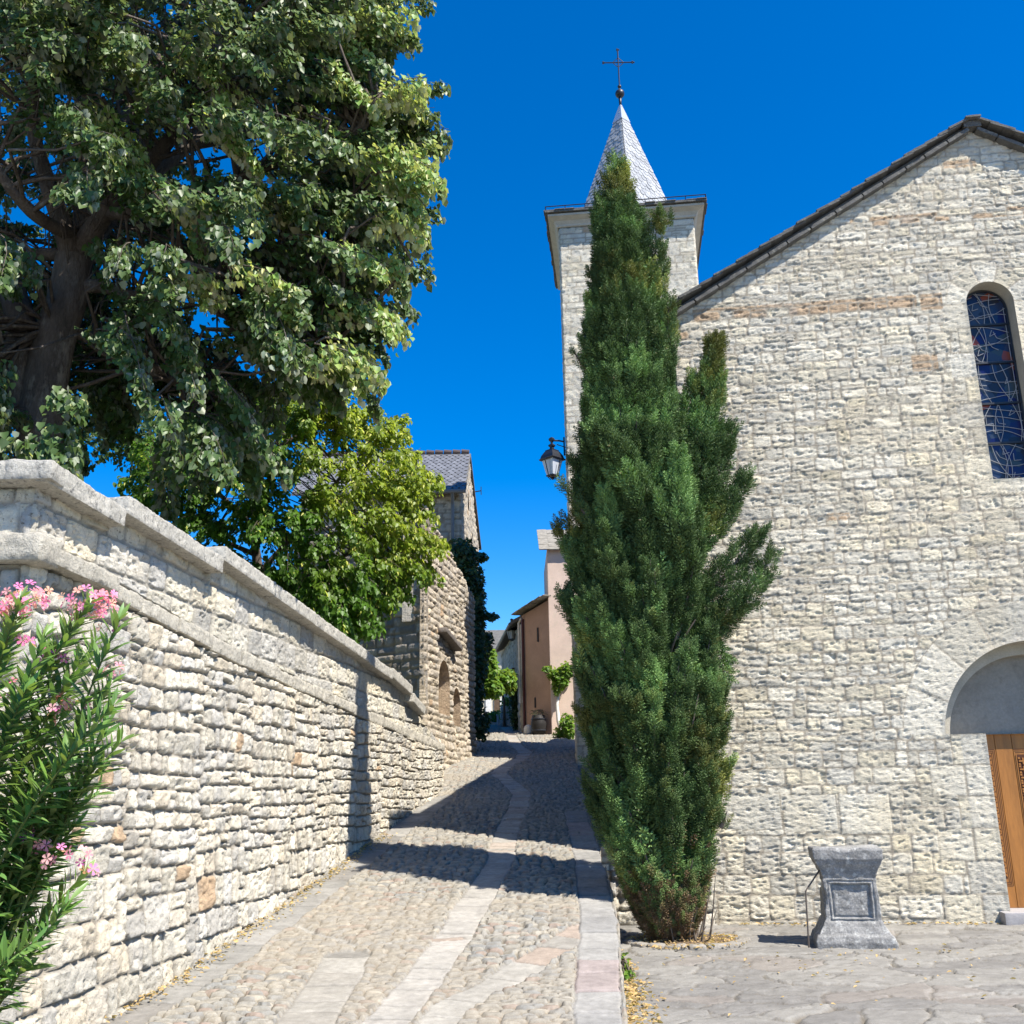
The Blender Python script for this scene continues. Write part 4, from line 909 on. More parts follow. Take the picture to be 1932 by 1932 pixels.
# ------------------------------------------------------------------ pink house, salmon wall
ph = empty('pink_house', (2, 36, 3.5), 'tall pink rendered house with stone slate roof and salmon side wing up the lane', 'house')
PX, PY = 1.22, 35.0; pt_ = at(1030, 1036, PY)[2]
b = MB(); b.prism([(0, 2.8), (3.2, 2.8), (3.2, pt_), (0, pt_)], (PX, PY), (1, 0), (0, 1), 4); b.build('wall', M['pink'], ph, bevel=.02)
b = MB(); zt0, zt1 = at(985, 1163, 36.2)[2], at(1040, 1134, 35.3)[2]
a0_, a1_ = np.array([PX + .01, 35.02]), np.array([.27, 36.05]); dd_ = (a1_ - a0_); ln_ = np.linalg.norm(dd_); dd_ /= ln_
b.prism([(0, 2.8), (ln_, 2.8), (ln_, zt0), (0, zt1)], a0_, dd_, (.55, .83), 3.5); b.build('side_wing', M['salmon'], ph, bevel=.02)
lst = []
rg = random.Random(4)
for i in range(9):
    t_ = i / 8; c_ = a0_ + dd_ * ln_ * t_; z_ = zt1 + (zt0 - zt1) * t_ + .06
    for j in range(3): lst.append(rough_box(np.array([c_[0] - .16 + .25 * j + rg.uniform(-.04, .04), c_[1] - .1 + .35 * j, z_ + .05 * j + rg.uniform(0, .05)]), (.34, .45, .04), (dd_[0], dd_[1], -.35), (.55, .83, .1), (.1, .1, 1), .1, .01, .015, rg.randint(0, 99)))
pl_ = mat('pale_lauze', (.25, .23, .19), noise=[(6, .7, 1.3)], bump=(20, .5, .02))
blocks('wing_slates', lst, pl_, ph); lst = []
for i in range(7):
    for j in range(9): lst.append(rough_box(np.array([PX - .10 + .36 * i, PY - .02 + .30 * j, pt_ + .03 + .155 * j + rg.uniform(-.01, .015)]), (.37, .42, .05), (1, 0, 0), (0, .89, .455), (0, -.455, .89), .1, .01, .02, rg.randint(0, 99)))
blocks('roof_slates', lst, pl_, ph)
dpx = at(988, 1300, 36.0)[0]; b = MB(); b.tube([(dpx, 35.93, 3.5), (dpx, 35.93, zt0 - .15)], .05, 8); b.build('downpipe', M['redpipe'], ph)
b = MB(); q_ = at(981, 1300, 36.3)[0]; b.tube([(q_, 36.2, 4.6), (q_, 36.2, zt0 - .25), (q_ + .1, 36.0, zt0 - .1)], .045, 8); b.tube([(q_ + .09, 36.15, 4.6), (q_ + .09, 36.15, zt0 - .3)], .03, 8); b.build('downpipe', M['white'], ph)
bx_ = at(1017, 1383, 35.0); bar = empty('barrel_planter', (bx_[0], 35.0, zr(35.0)), 'dark wooden barrel planter with sparse leaves against the salmon wall', 'planter')
b = MB(); b.lathe((bx_[0], 35.0, zr(35.0)), [(.21, .0), (.25, .2), (.27, .35), (.27, .40), (.25, .5), (.21, .68), (.19, .68), (.18, .6)], 18); b.build('barrel', M['barrel'], bar, smooth=True)
b = MB()
for z_, r_ in ((.14, .25), (.52, .252)): b = MB(); b.lathe((bx_[0], 35.0, zr(35.0) + z_), [(r_, 0), (r_ + .012, .01), (r_ + .012, .04), (r_, .05)], 18); b.build('hoop', M['iron'], bar)

ws = at(997, 1385, 35.6); b = MB(); b.lathe((ws[0] - .0, 35.45, zr(35.45) - .02), [(.16, 0), (.17, .1), (.16, .25), (.11, .34), (.03, .37)], 10)
tag(b.build('white_corner_stone', M['white'], smooth=True), 'rounded white guard stone at the corner of the salmon wall', 'stone')

# ------------------------------------------------------------------ row of far stone houses
fr_ = empty('far_stone_house', (0, 42, 4), 'grey stone house in shade far up the lane past the pink house', 'house')
fa, fb = np.array([-.62, 48.0]), np.array([.18, 36.6])
stone_wall('street_wall', fa, fb, 3.2, lambda u: np.interp(u, [0, 11.4], [at(941, 1232, 48)[2], at(978, 1178, 36.6)[2]]), .07, 'build', mkbounds(3, 9, lambda z: (.16, .28), 71), (.2, .5), 71, M['stone'], fr_)
b = MB(); d_ = (fb - fa) / np.linalg.norm(fb - fa); n_ = np.array([d_[1], -d_[0]])
zA, zB = at(941, 1232, 48)[2], at(978, 1178, 36.6)[2]
b.add([(fa[0], fa[1], 3), (fb[0], fb[1] , 3), (fb[0] + 4, fb[1], 3), (fa[0] + 4, fa[1], 3), (fa[0] + .1, fa[1], zA), (fb[0] + .1, fb[1], zB), (fb[0] + 4, fb[1], zB + 2), (fa[0] + 4, fa[1], zA + 2)], [(1, 2, 6, 5), (2, 3, 7, 6), (3, 0, 4, 7)])
b.build('end_wall', M['cream'], fr_)
b = MB(); q0 = [(fa[0] - .3, fa[1] + .1, zA - .02), (fb[0] - .3, fb[1] - .1, zB - .02), (fb[0] + 3.5, fb[1] - .1, zB + 1.9), (fa[0] + 3.5, fa[1] + .1, zA + 1.9)]
b.add(q0 + [(x, y, z + .14) for x, y, z in q0], [(0, 1, 2, 3), (4, 7, 6, 5), (0, 4, 5, 1), (1, 5, 6, 2), (3, 2, 6, 7), (0, 3, 7, 4)]); b.build('roof', M['lauze'], fr_)
b = MB(); b.tube([(fa[0] - .33, fa[1], zA + .02), (fb[0] - .33, fb[1], zB + .02)], .06, 6); b.build('gutter', M['gutter'], fr_)
for (yy, z0_, z1_) in ((39.6, 5.1, 6.2), (44.0, 5.6, 6.6)):
    xx = np.interp(yy, [36.6, 48], [.18, -.62]); b = MB(); b.box((xx - .03, yy, (z0_ + z1_) / 2), (.10, .75, z1_ - z0_)); f_ = b.build('window', M['oldwood'], fr_)
    b = MB(); b.box((xx - .09, yy, (z0_ + z1_) / 2), (.02, .6, z1_ - z0_ - .15)); b.build('pane', M['woodcut'], f_)
l2 = at(967, 1210, 38.5); lantern('wall_lantern', (l2[0] - .02, 38.5, l2[2]), .80, 'small far lantern under the eave of the shaded stone house', .05)
# cream house closing the view, pillar, steps, planters
ch_ = empty('cream_house', (-1, 56, 5), 'pale cream house front with shutters closing the far end of the lane', 'house')
b = MB(); b.box((-1.2, 58, 6.8), (7, 4, 5)); b.build('wall', M['cream'], ch_)
for px_ in (922, 938, 948):
    q_ = at(px_, 1335, 55.95); b = MB(); b.box((q_[0], 55.97, q_[2]), (.32, .08, 1.0)); b.build('window', M['oldwood'] if px_ == 938 else M['white'], ch_)
b = MB(); b.add([(-4.9, 55.6, 9.2), (2.5, 55.6, 9.2), (2.5, 58, 10.6), (-4.9, 58, 10.6), (-4.9, 60.2, 9.2), (2.5, 60.2, 9.2)], [(0, 1, 2, 3), (3, 2, 5, 4)]); b.build('roof', M['lauze'], ch_)
b = MB(); b.box((.84, 35.42, 6.9), (.05, .06, .5), (.8, -.6, 0), (.6, .8, 0)); b.build('wall_tie', M['iron'], ph); b = MB(); b.box((.70, 35.58, 4.55), (.05, .06, .35), (.8, -.6, 0), (.6, .8, 0)); b.build('wall_tie', M['iron'], ph)
st_ = empty('stone_steps', (-1.3, 44.6, 4.3), 'three sunlit shallow stone steps across the far end of the lane', 'steps')
for i in range(3):
    b = rough_box((-1.55 - .15 * i, 44.2 + .45 * i, zr(44.2) + .04 + .15 * i), (2.3, .5, .18), (1, 0, 0), (0, 1, 0), (0, 0, 1), .08, .01, .02, i); blocks('step', [b], M['coping'], st_)
q_ = at(957, 1367, 42.5); lst = []
for i in range(3):
    for j in range(2): lst.append(rough_box((q_[0] + .02 * i + .30 * j - .15 , 42.5, zr(42.5) + .15 + .28 * i), (.31, .5, .27), (1, 0, 0), (0, 1, 0), (0, 0, 1), .06, .02, .05, i * 7 + j))
o = blocks('stone_planter', lst, M['coping']); tag(o, 'low stacked stone planter wall beside the far steps', 'planter')
q_ = at(943, 1368, 43.3); b = MB(); b.lathe((q_[0], 43.3, zr(43.3)), [(.13, 0), (.13, .42), (.145, .44), (.145, .5), (.10, .5), (.10, .46)], 12); tag(b.build('stone_pot', M['grey']), 'small round grey pot standing beside the far steps', 'pot')

# ------------------------------------------------------------------ low stone wall between lane and square, cypress bed
lw = stone_wall('low_end_wall', (1.02, 13.05), (2.36, 12.93), -.05, .92, .02, 'rubble', mkbounds(-.1, 1.2, lambda z: (.18, .26), 91), (.2, .4), 91, M['stone'])
tag(lw, 'low rubble wall closing the square between lane and church corner, half hidden by the cypress', 'wall')
lst = []; rg = random.Random(9); bc = np.array([1.78, 11.62])
for i in range(9):
    a = radians(-165 + i * 19.5); c_ = bc + np.array([.62 * cos(a), .52 * sin(a)]); lst.append(rough_box((c_[0], c_[1], .012), (rg.uniform(.19, .25), .15, .08), (-sin(a), cos(a), 0), (cos(a), sin(a), 0), (0, 0, 1), .03, .015, .04, i))
o = blocks('planting_kerb', lst, mat('kerb_stone', (.30, .275, .235), noise=[(8, .7, 1.2), (50, .75, 1.2)], bump=(30, .6, .02))); tag(o, 'low ring of rough stones edging the cypress bed', 'kerb')
b = MB(); b.lathe((bc[0], bc[1], -.01), [(.60, 0), (.56, .03), (.3, .05), (.02, .06)], 20); tag(b.build('bed_soil', M['soil'], smooth=True), kind='structure')

# ------------------------------------------------------------------ Roman altar stone
aL, aR = np.array([3.04, 11.04]), np.array([3.77, 10.90]); aM = (aL + aR) / 2; aD = (aR - aL) / np.linalg.norm(aR - aL); aN = np.array([aD[1], -aD[0]]); aH = .97; aC = aM - aN * .27
def altar():
    prof = [(0, .78), (.06, .79), (.12, .75), (.14, .70), (.18, .66), (.21, .62), (.235, .60), (.26, .57), (.27, .55), (.62, .54), (.655, .54), (.68, .525), (.70, .545), (.73, .56), (.76, .58), (.79, .61), (.81, .64), (.84, .66), (.86, .69), (.945, .70), (.97, .67)]
    zz = np.concatenate([np.linspace(0, .97, 110)]); ww = np.interp(zz, [a for a, _ in prof], [b_ for _, b_ in prof]) / 2; dp = ww * .78 + .02
    V = []; n1, n2 = 52, 40; rows = []
    for z_, a, d_ in zip(zz, ww, dp):
        ring = [(-a + 2 * a * i / n1, -d_) for i in range(n1)] + [(a, -d_ + 2 * d_ * i / n2) for i in range(n2)] + [(a - 2 * a * i / n1, d_) for i in range(n1)] + [(-a, d_ - 2 * d_ * i / n2) for i in range(n2)]
        rows.append(ring)
    P = np.array(rows); nr, nc = P.shape[:2]; Z = np.repeat(zz[:, None], nc, 1); X = P[..., 0]; Y = P[..., 1]
    # sunk panel with moulded frame on the front and right sides
    fx = np.abs(X); fz = np.abs(Z - .455); d1 = np.minimum(.232 - fx, .20 - fz)
    front = (Y < -dp[:, None] + 1e-4) * 1.0
    rec = front * (.012 * sstep(-.002, .004, d1) - .020 * 0 + .0 - .012 * sstep(.014, .02, d1) + .034 * sstep(.032, .04, d1) - .010 * sstep(.052, .058, d1))
    Y = Y + rec
    v = np.stack([X, Y, Z], -1).reshape(-1, 3)
    # chipped corners, worn edges
    nn = np.stack([X * 1.2, Y * 1.2, Z * 0], -1).reshape(-1, 3); nn /= np.linalg.norm(nn, axis=1, keepdims=True)
    v = v + nn * (.012 * fbm3(v * 9 + 5, 4, 5) + .010 * np.minimum(0, fbm3(v * 24, 3, 8) + .1) - .035 * sstep(.15, .6, fbm3(v * 5 + 9, 2, 9)) * sstep(.8, 1, np.abs(v[:, 0]) / np.repeat(ww, nc)))[:, None]
    v[:, 2] += .010 * fbm3(v * 7, 2, 4) + np.where(v[:, 2] > .93, .02 * fbm3(v * np.array([6, 3, 0]), 2, 7), 0)
    wv = np.stack([aC[0] + aD[0] * v[:, 0] - aN[0] * v[:, 1], aC[1] + aD[1] * v[:, 0] - aN[1] * v[:, 1], v[:, 2] + .0], -1)
    i = np.arange(nr * nc).reshape(nr, nc); j = np.roll(i, -1, 1); Q = np.stack([i[:-1], j[:-1], j[1:], i[1:]], -1).reshape(-1, 4)
    # lid
    top = i[-1]; c_ = len(wv); wv = np.concatenate([wv, wv[top].mean(0)[None] + [[0, 0, -.004]]]); T = np.stack([top, np.roll(top, -1), np.full(nc, c_), np.full(nc, c_)], -1)
    me = bpy.data.meshes.new('altar'); me.from_pydata([tuple(x) for x in wv.tolist()], [], [tuple(x) for x in Q.tolist()] + [tuple(x[:3]) for x in T.tolist()]); me.polygons.foreach_set('use_smooth', np.ones(len(me.polygons), bool))
    o = link('stone_altar', me, M['altar']); tag(o, 'weathered dark grey Roman altar stone with framed panel standing in front of the church', 'stone altar')
altar()
p0_, p1_, p2_ = at(1526, 1786, 11.12), at(1520, 1681, 11.12), at(1544, 1645, 11.15); b = MB(); p0_[2] = 0
b.tube([p0_, p1_, p2_, p2_ + np.array([.05, .05, .04])], .009, 6); tag(b.build('bent_metal_rod', mat('rusty_rod', (.12, .10, .085), rough=.6)), 'thin bent metal rod standing left of the altar stone', 'rod')

# ------------------------------------------------------------------ vegetation
def nrm(a): return a / (np.linalg.norm(a, axis=-1, keepdims=True) + 1e-9)
def scatter(name, tv, tf, loc, ax, ay, az, scl, m, parent=None, col=None, vcol=None, smooth=False):
    """copies of a small template placed by frames; tv (k,3), loc/ax/ay/az (n,3), scl (n,)"""
    tv = np.array(tv, float); tf = np.array(tf, int); n = len(loc); k = len(tv)
    V = loc[:, None, :] + scl[:, None, None] * (tv[None, :, 0:1] * ax[:, None, :] + tv[None, :, 1:2] * ay[:, None, :] + tv[None, :, 2:3] * az[:, None, :])
    Fq = (tf[None] + (np.arange(n) * k)[:, None, None]).reshape(-1, tf.shape[1])
    C = None
    if col is not None:
        C = np.repeat(col[:, None, :], k, 1)
        if vcol is not None: C = C * np.array(vcol)[None, :, None]
        C = C.reshape(-1, 3)
    return npmesh(name, V.reshape(-1, 3), Fq, m, parent, C, smooth)
def frames(direction, up, rng, tw=.3):
    ay = nrm(direction); az = up - ay * (up * ay).sum(1, keepdims=True) + rng.randn(*up.shape) * tw; az = nrm(az - ay * (az * ay).sum(1, keepdims=True)); ax = np.cross(ay, az); return ax, ay, az
HEART = ([(0, 0, 0), (-.42, -.02, .10), (-.50, .42, .12), (0, 1.0, -.12), (0, .45, -.02), (.50, .42, .12), (.42, -.02, .10)], [(0, 4, 2, 1), (4, 3, 2, 2), (0, 6, 5, 4), (4, 5, 3, 3)])
HEART = ([(0, 0, 0), (-.44, .05, .10), (-.44, .52, .12), (0, 1.0, -.14), (.44, .52, .12), (.44, .05, .10)], [(0, 3, 2, 1), (0, 5, 4, 3)])
LANCE = ([(0, 0, 0), (-.055, .35, .015), (-.062, .6, .012), (0, 1.0, -.06), (.062, .6, .012), (.055, .35, .015)], [(0, 3, 2, 1), (0, 5, 4, 3)])

class Tree:
    def __init__(s): s.mb = MB()
    def limb(s, pts, r0, r1, n=8, rng=None):
        pts = [np.array(p, float) for p in pts]
        # smooth the polyline (Catmull-Rom)
        P = [pts[0]] + pts + [pts[-1]]; out = []
        for i in range(1, len(P) - 2):
            for t in np.linspace(0, 1, 6, endpoint=False):
                a, b_, c_, d_ = P[i - 1], P[i], P[i + 1], P[i + 2]
                out.append(.5 * (2 * b_ + (c_ - a) * t + (2 * a - 5 * b_ + 4 * c_ - d_) * t * t + (3 * b_ - a - 3 * c_ + d_) * t ** 3))
        out.append(pts[-1]); k = len(out)
        s.mb.tube(out, [r0 + (r1 - r0) * (i / (k - 1)) ** .8 for i in range(k)], n, False); return out

def sprays(starts, dirs, lens, rng, leaves, droop, leafsize, spread=.16):
    """leafy boughs: returns leaf positions, axes and the twig curves"""
    L = []; D = []; N = []; tw = []
    for s0, d0, ln in zip(starts, dirs, lens):
        p = np.array(s0); d = d0 / np.linalg.norm(d0); k = 12; pts = [p.copy()]
        for i in range(k):
            p = p + d * ln / k; d = d + np.array([0, 0, -droop / k]) + rng.randn(3) * .06; d /= np.linalg.norm(d); pts.append(p.copy())
        pts = np.array(pts); tw.append(pts); n = int(leaves * ln)
        t = rng.rand(n) ** .75 * k * .999; i = t.astype(int); fr = (t - i)[:, None]
        q = pts[i] * (1 - fr) + pts[i + 1] * fr; tg = nrm(pts[i + 1] - pts[i])
        side = nrm(np.cross(tg, np.array([0, 0, 1.0]))); sg = np.where(rng.rand(n) < .5, -1, 1)[:, None]
        wv = spread * (1.15 - .75 * (t / k))[:, None]
        off = side * sg * rng.rand(n, 1) * wv + np.array([0, 0, 1]) * (rng.randn(n, 1) * .035 - .05 - .10 * rng.rand(n, 1) ** 2 * 1.5)
        L.append(q + off); ld_ = tg * .45 + side * sg * (.35 + .3 * rng.rand(n, 1)) + np.array([0, 0, -.75]) + rng.randn(n, 3) * .28
        D.append(ld_); N.append(np.array([0, 0, 1.0]) + tg * .35 + side * sg * .25 + rng.randn(n, 3) * .25)
    L = np.concatenate(L); D = np.concatenate(D); N = np.concatenate(N)
    return L, D, N, tw

# ---- big silver lime on the terrace
def big_lime():
    rng = np.random.RandomState(11); Y0 = 10.6
    root = empty('silver_lime_tree', (-4.95, Y0, 3.2), 'huge silver lime tree with pale-edged drooping foliage rising behind the left wall', 'tree')
    T = Tree(); A = lambda x, y, Y=Y0: at(x, y, Y)
    tb = A(68, 905); base = [tb + (-.02, 0, -1.2), tb, A(80, 760), A(103, 640), A(128, 560), A(140, 490)]
    T.limb(base, .27, .21, 14); 
    f0 = A(140, 500)
    T.limb([A(60, 800) + (0, 0.05, 0), A(40, 700), A(38, 600), A(5, 520), A(-60, 470)], .19, .14, 10)   # second stem to the left
    limbs = [[f0, A(155, 420), A(165, 330, 10.8), A(150, 200, 11), A(165, 40, 11.2), A(170, -150, 11.4)],
             [f0, A(120, 430, 10.4), A(85, 330, 10.3), A(60, 220, 10.2), A(75, 90, 10.1), A(60, -80, 10)],
             [f0, A(190, 430, 10.9), A(260, 350, 11.2), A(360, 270, 11.5), A(450, 150, 11.8), A(520, 0, 12)],
             [f0 + (0, 0, .1), A(200, 400, 10.4), A(290, 300, 10.2), A(380, 180, 10), A(430, 40, 9.8), A(460, -120, 9.6)],
             [A(130, 545), A(190, 540, 10.6), A(270, 560, 10.6), A(380, 530, 10.8), A(520, 500, 11), A(660, 470, 11.2)],
             [A(160, 400), A(260, 400, 10.2), A(400, 360, 9.9), A(540, 300, 9.8), A(690, 240, 9.9)],
             [A(140, 480), A(80, 480, 10.6), A(0, 470, 10.6), A(-100, 400, 10.6), A(-250, 250, 10.6)],
             [A(165, 330, 10.8), A(230, 230, 11.4), A(310, 100, 12), A(370, -60, 12.4)],
             [A(150, 450), A(60, 400, 9.8), A(-20, 290, 9.3), A(-60, 150, 9)],
             [A(380, 530, 10.8), A(450, 600, 10.6), A(540, 640, 10.4), A(620, 660, 10.3)],
             [A(360, 270, 11.5), A(500, 240, 11.3), A(620, 150, 11.1), A(730, 60, 11)],
             [A(100, 620), A(180, 640, 10.8), A(280, 700, 11), A(380, 730, 11.2)]]
    nodes = []
    for i, l in enumerate(limbs): nodes += T.limb(l, .15 if i < 4 else .10, .03, 8)
    nodes = np.array(nodes)
    # crown: pick spray bases in the volume seen in the photograph, and beyond its frame
    ys = [-420, -200, 0, 70, 150, 220, 290, 330, 400, 480, 540, 600, 650, 700, 760, 830, 880]
    xe = [560, 730, 815, 785, 800, 775, 850, 805, 800, 775, 775, 770, 725, 650, 560, 440, 260]
    S0 = []; Dd = []; Ls = []
    def add(px, py, Y, s=1.0, dx=None):
        p = A(px, py, Y); S0.append(p); c_ = A(140, 380); d = p - c_; d = d / (np.linalg.norm(d) + .1)
        d = d * .8 + rng.randn(3) * .35 + np.array([.35, -.35, .15]); Dd.append(d); Ls.append(rng.uniform(.7, 1.3) * s)
    n = 0
    while n < 900:
        py = rng.uniform(-420, 850); xr_ = np.interp(py, ys, xe) - 125; px = rng.uniform(-420, xr_) if rng.rand() < .55 else xr_ - abs(rng.randn()) * 170
        ef = (px - 100) / (xr_ - 100) if xr_ > 150 else 0; ef = np.clip(ef, -1, 1)
        dep = 2.4 * sqrt(max(.05, 1 - ef * ef)); u_ = rng.rand()
        Yv = Y0 + .3 + (-dep if u_ < .26 else (dep if u_ < .7 else rng.uniform(-dep, dep))) * rng.uniform(.5, .95)
        # openings where trunk, limbs and sky show through
        hole_ = [(95, 620, 55, 150), (50, 330, 70, 90), (140, 430, 60, 70), (640, 90, 30, 30), (600, 260, 40, 30), (420, 290, 45, 60), (215, 700, 40, 60), (500, 690, 30, 40)]
        if Yv < Y0 + .9 and any(((px + 25 - hx_) / a_) ** 2 + ((py - 10 - hy_) / b_) ** 2 < 1 for hx_, hy_, a_, b_ in hole_): continue
        if any(((px + 20 - hx_) / (a_ * .45)) ** 2 + ((py - hy_) / (b_ * .45)) ** 2 < 1 for hx_, hy_, a_, b_ in hole_[:2]) : continue
        if py > 760 and px > 130 and px < 300: continue
        add(px, py, Yv); n += 1
    for _ in range(230):                 # shaded far side of the crown
        S0.append(A(rng.uniform(-250, 330), rng.uniform(-150, 520), Y0 + rng.uniform(1.2, 3.2))); Dd.append(rng.randn(3) * .5 + np.array([.3, 0, .1])); Ls.append(rng.uniform(.7, 1.3))
    for _ in range(110):
        S0.append(A(rng.uniform(-250, 330), rng.uniform(500, 800), Y0 + rng.uniform(.9, 3.0))); Dd.append(rng.randn(3) * .5 + np.array([.2, 0, .1])); Ls.append(rng.uniform(.7, 1.2))
    for _ in range(22):
        S0.append(A(rng.uniform(-220, -20), rng.uniform(480, 800), Y0 - rng.uniform(0, 1.2))); Dd.append(rng.randn(3) * .3 + np.array([.5, -.2, .1])); Ls.append(rng.uniform(.5, .8))
    for _ in range(70):
        S0.append(A(rng.uniform(-200, 200), rng.uniform(-250, 120), Y0 - rng.uniform(.3, 2.2))); Dd.append(rng.randn(3) * .4 + np.array([.5, -.3, .1])); Ls.append(rng.uniform(.7, 1.2))
    # boughs lying forward in the sun; their lit brightness goes into the leaf colour
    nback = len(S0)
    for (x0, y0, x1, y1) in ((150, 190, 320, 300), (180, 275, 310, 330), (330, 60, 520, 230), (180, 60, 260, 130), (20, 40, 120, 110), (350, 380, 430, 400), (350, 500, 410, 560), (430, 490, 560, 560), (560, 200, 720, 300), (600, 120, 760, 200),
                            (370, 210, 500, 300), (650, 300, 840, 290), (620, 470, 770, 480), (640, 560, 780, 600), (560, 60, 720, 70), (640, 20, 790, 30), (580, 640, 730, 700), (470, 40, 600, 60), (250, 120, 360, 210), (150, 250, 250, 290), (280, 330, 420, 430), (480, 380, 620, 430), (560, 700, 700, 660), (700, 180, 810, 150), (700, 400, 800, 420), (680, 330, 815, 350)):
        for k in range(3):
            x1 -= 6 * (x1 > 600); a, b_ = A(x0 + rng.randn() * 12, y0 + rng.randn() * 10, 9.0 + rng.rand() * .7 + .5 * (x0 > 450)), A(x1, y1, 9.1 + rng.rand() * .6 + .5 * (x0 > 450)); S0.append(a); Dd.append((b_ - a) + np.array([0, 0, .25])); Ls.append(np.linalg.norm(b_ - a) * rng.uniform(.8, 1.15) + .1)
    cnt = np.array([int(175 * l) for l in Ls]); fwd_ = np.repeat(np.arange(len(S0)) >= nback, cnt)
    L, D, N, tw = sprays(S0, Dd, Ls, rng, 175, 1.0, .1, .19)
    for t_ in tw:
        j = np.argmin(((nodes - t_[0]) ** 2).sum(1) + 4 * np.maximum(0, nodes[:, 2] - t_[0][2] + .3)); q = nodes[j]
        if np.linalg.norm(q - t_[0]) > 2.0: continue
        md = (q + t_[0]) / 2 + rng.randn(3) * .2 + np.array([0, 0, .12]); T.mb.tube([q, (q + md) / 2 + rng.randn(3) * .05, md, (md + t_[0]) / 2 + rng.randn(3) * .04, t_[0]], [.028, .024, .018, .015, .011], 5, False)
        T.mb.tube(t_[::2], [.010, .009, .008, .006, .005, .004, .003][:len(t_[::2])], 4, False)
    # bare brushwood in the middle of the crown
    for k in range(260):
        q = nodes[rng.randint(len(nodes))]; d = rng.randn(3) * .6 + np.array([.2, -.2, .5]); p1 = q + d * .35; p2 = p1 + (d + rng.randn(3) * .5) * .3; T.mb.tube([q, p1, p2], [.012, .007, .003], 4, False)
    T.mb.build('trunk', M['bark'], root, smooth=True)
    n = len(L); ax, ay, az = frames(D, N, rng, .35); sc = rng.uniform(.055, .095, n)
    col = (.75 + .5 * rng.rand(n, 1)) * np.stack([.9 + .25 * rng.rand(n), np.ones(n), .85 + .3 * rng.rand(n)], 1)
    col *= .9; col[fwd_] *= np.array([2.5, 2.2, 2.0]); k = rng.rand(n) < np.where(fwd_, .28, .05); scatter('crown', *HEART, L[~k], ax[~k], ay[~k], az[~k], sc[~k], M['lime'], root, col[~k])  # forward boughs: sunlit paleness painted into the leaves, plus more blossom
    scatter('blossom', *HEART, L[k], ax[k] * .45, ay[k], az[k], sc[k] * .9, M['limefl'], root, col[k])
    print('lime leaves', n)
big_lime()

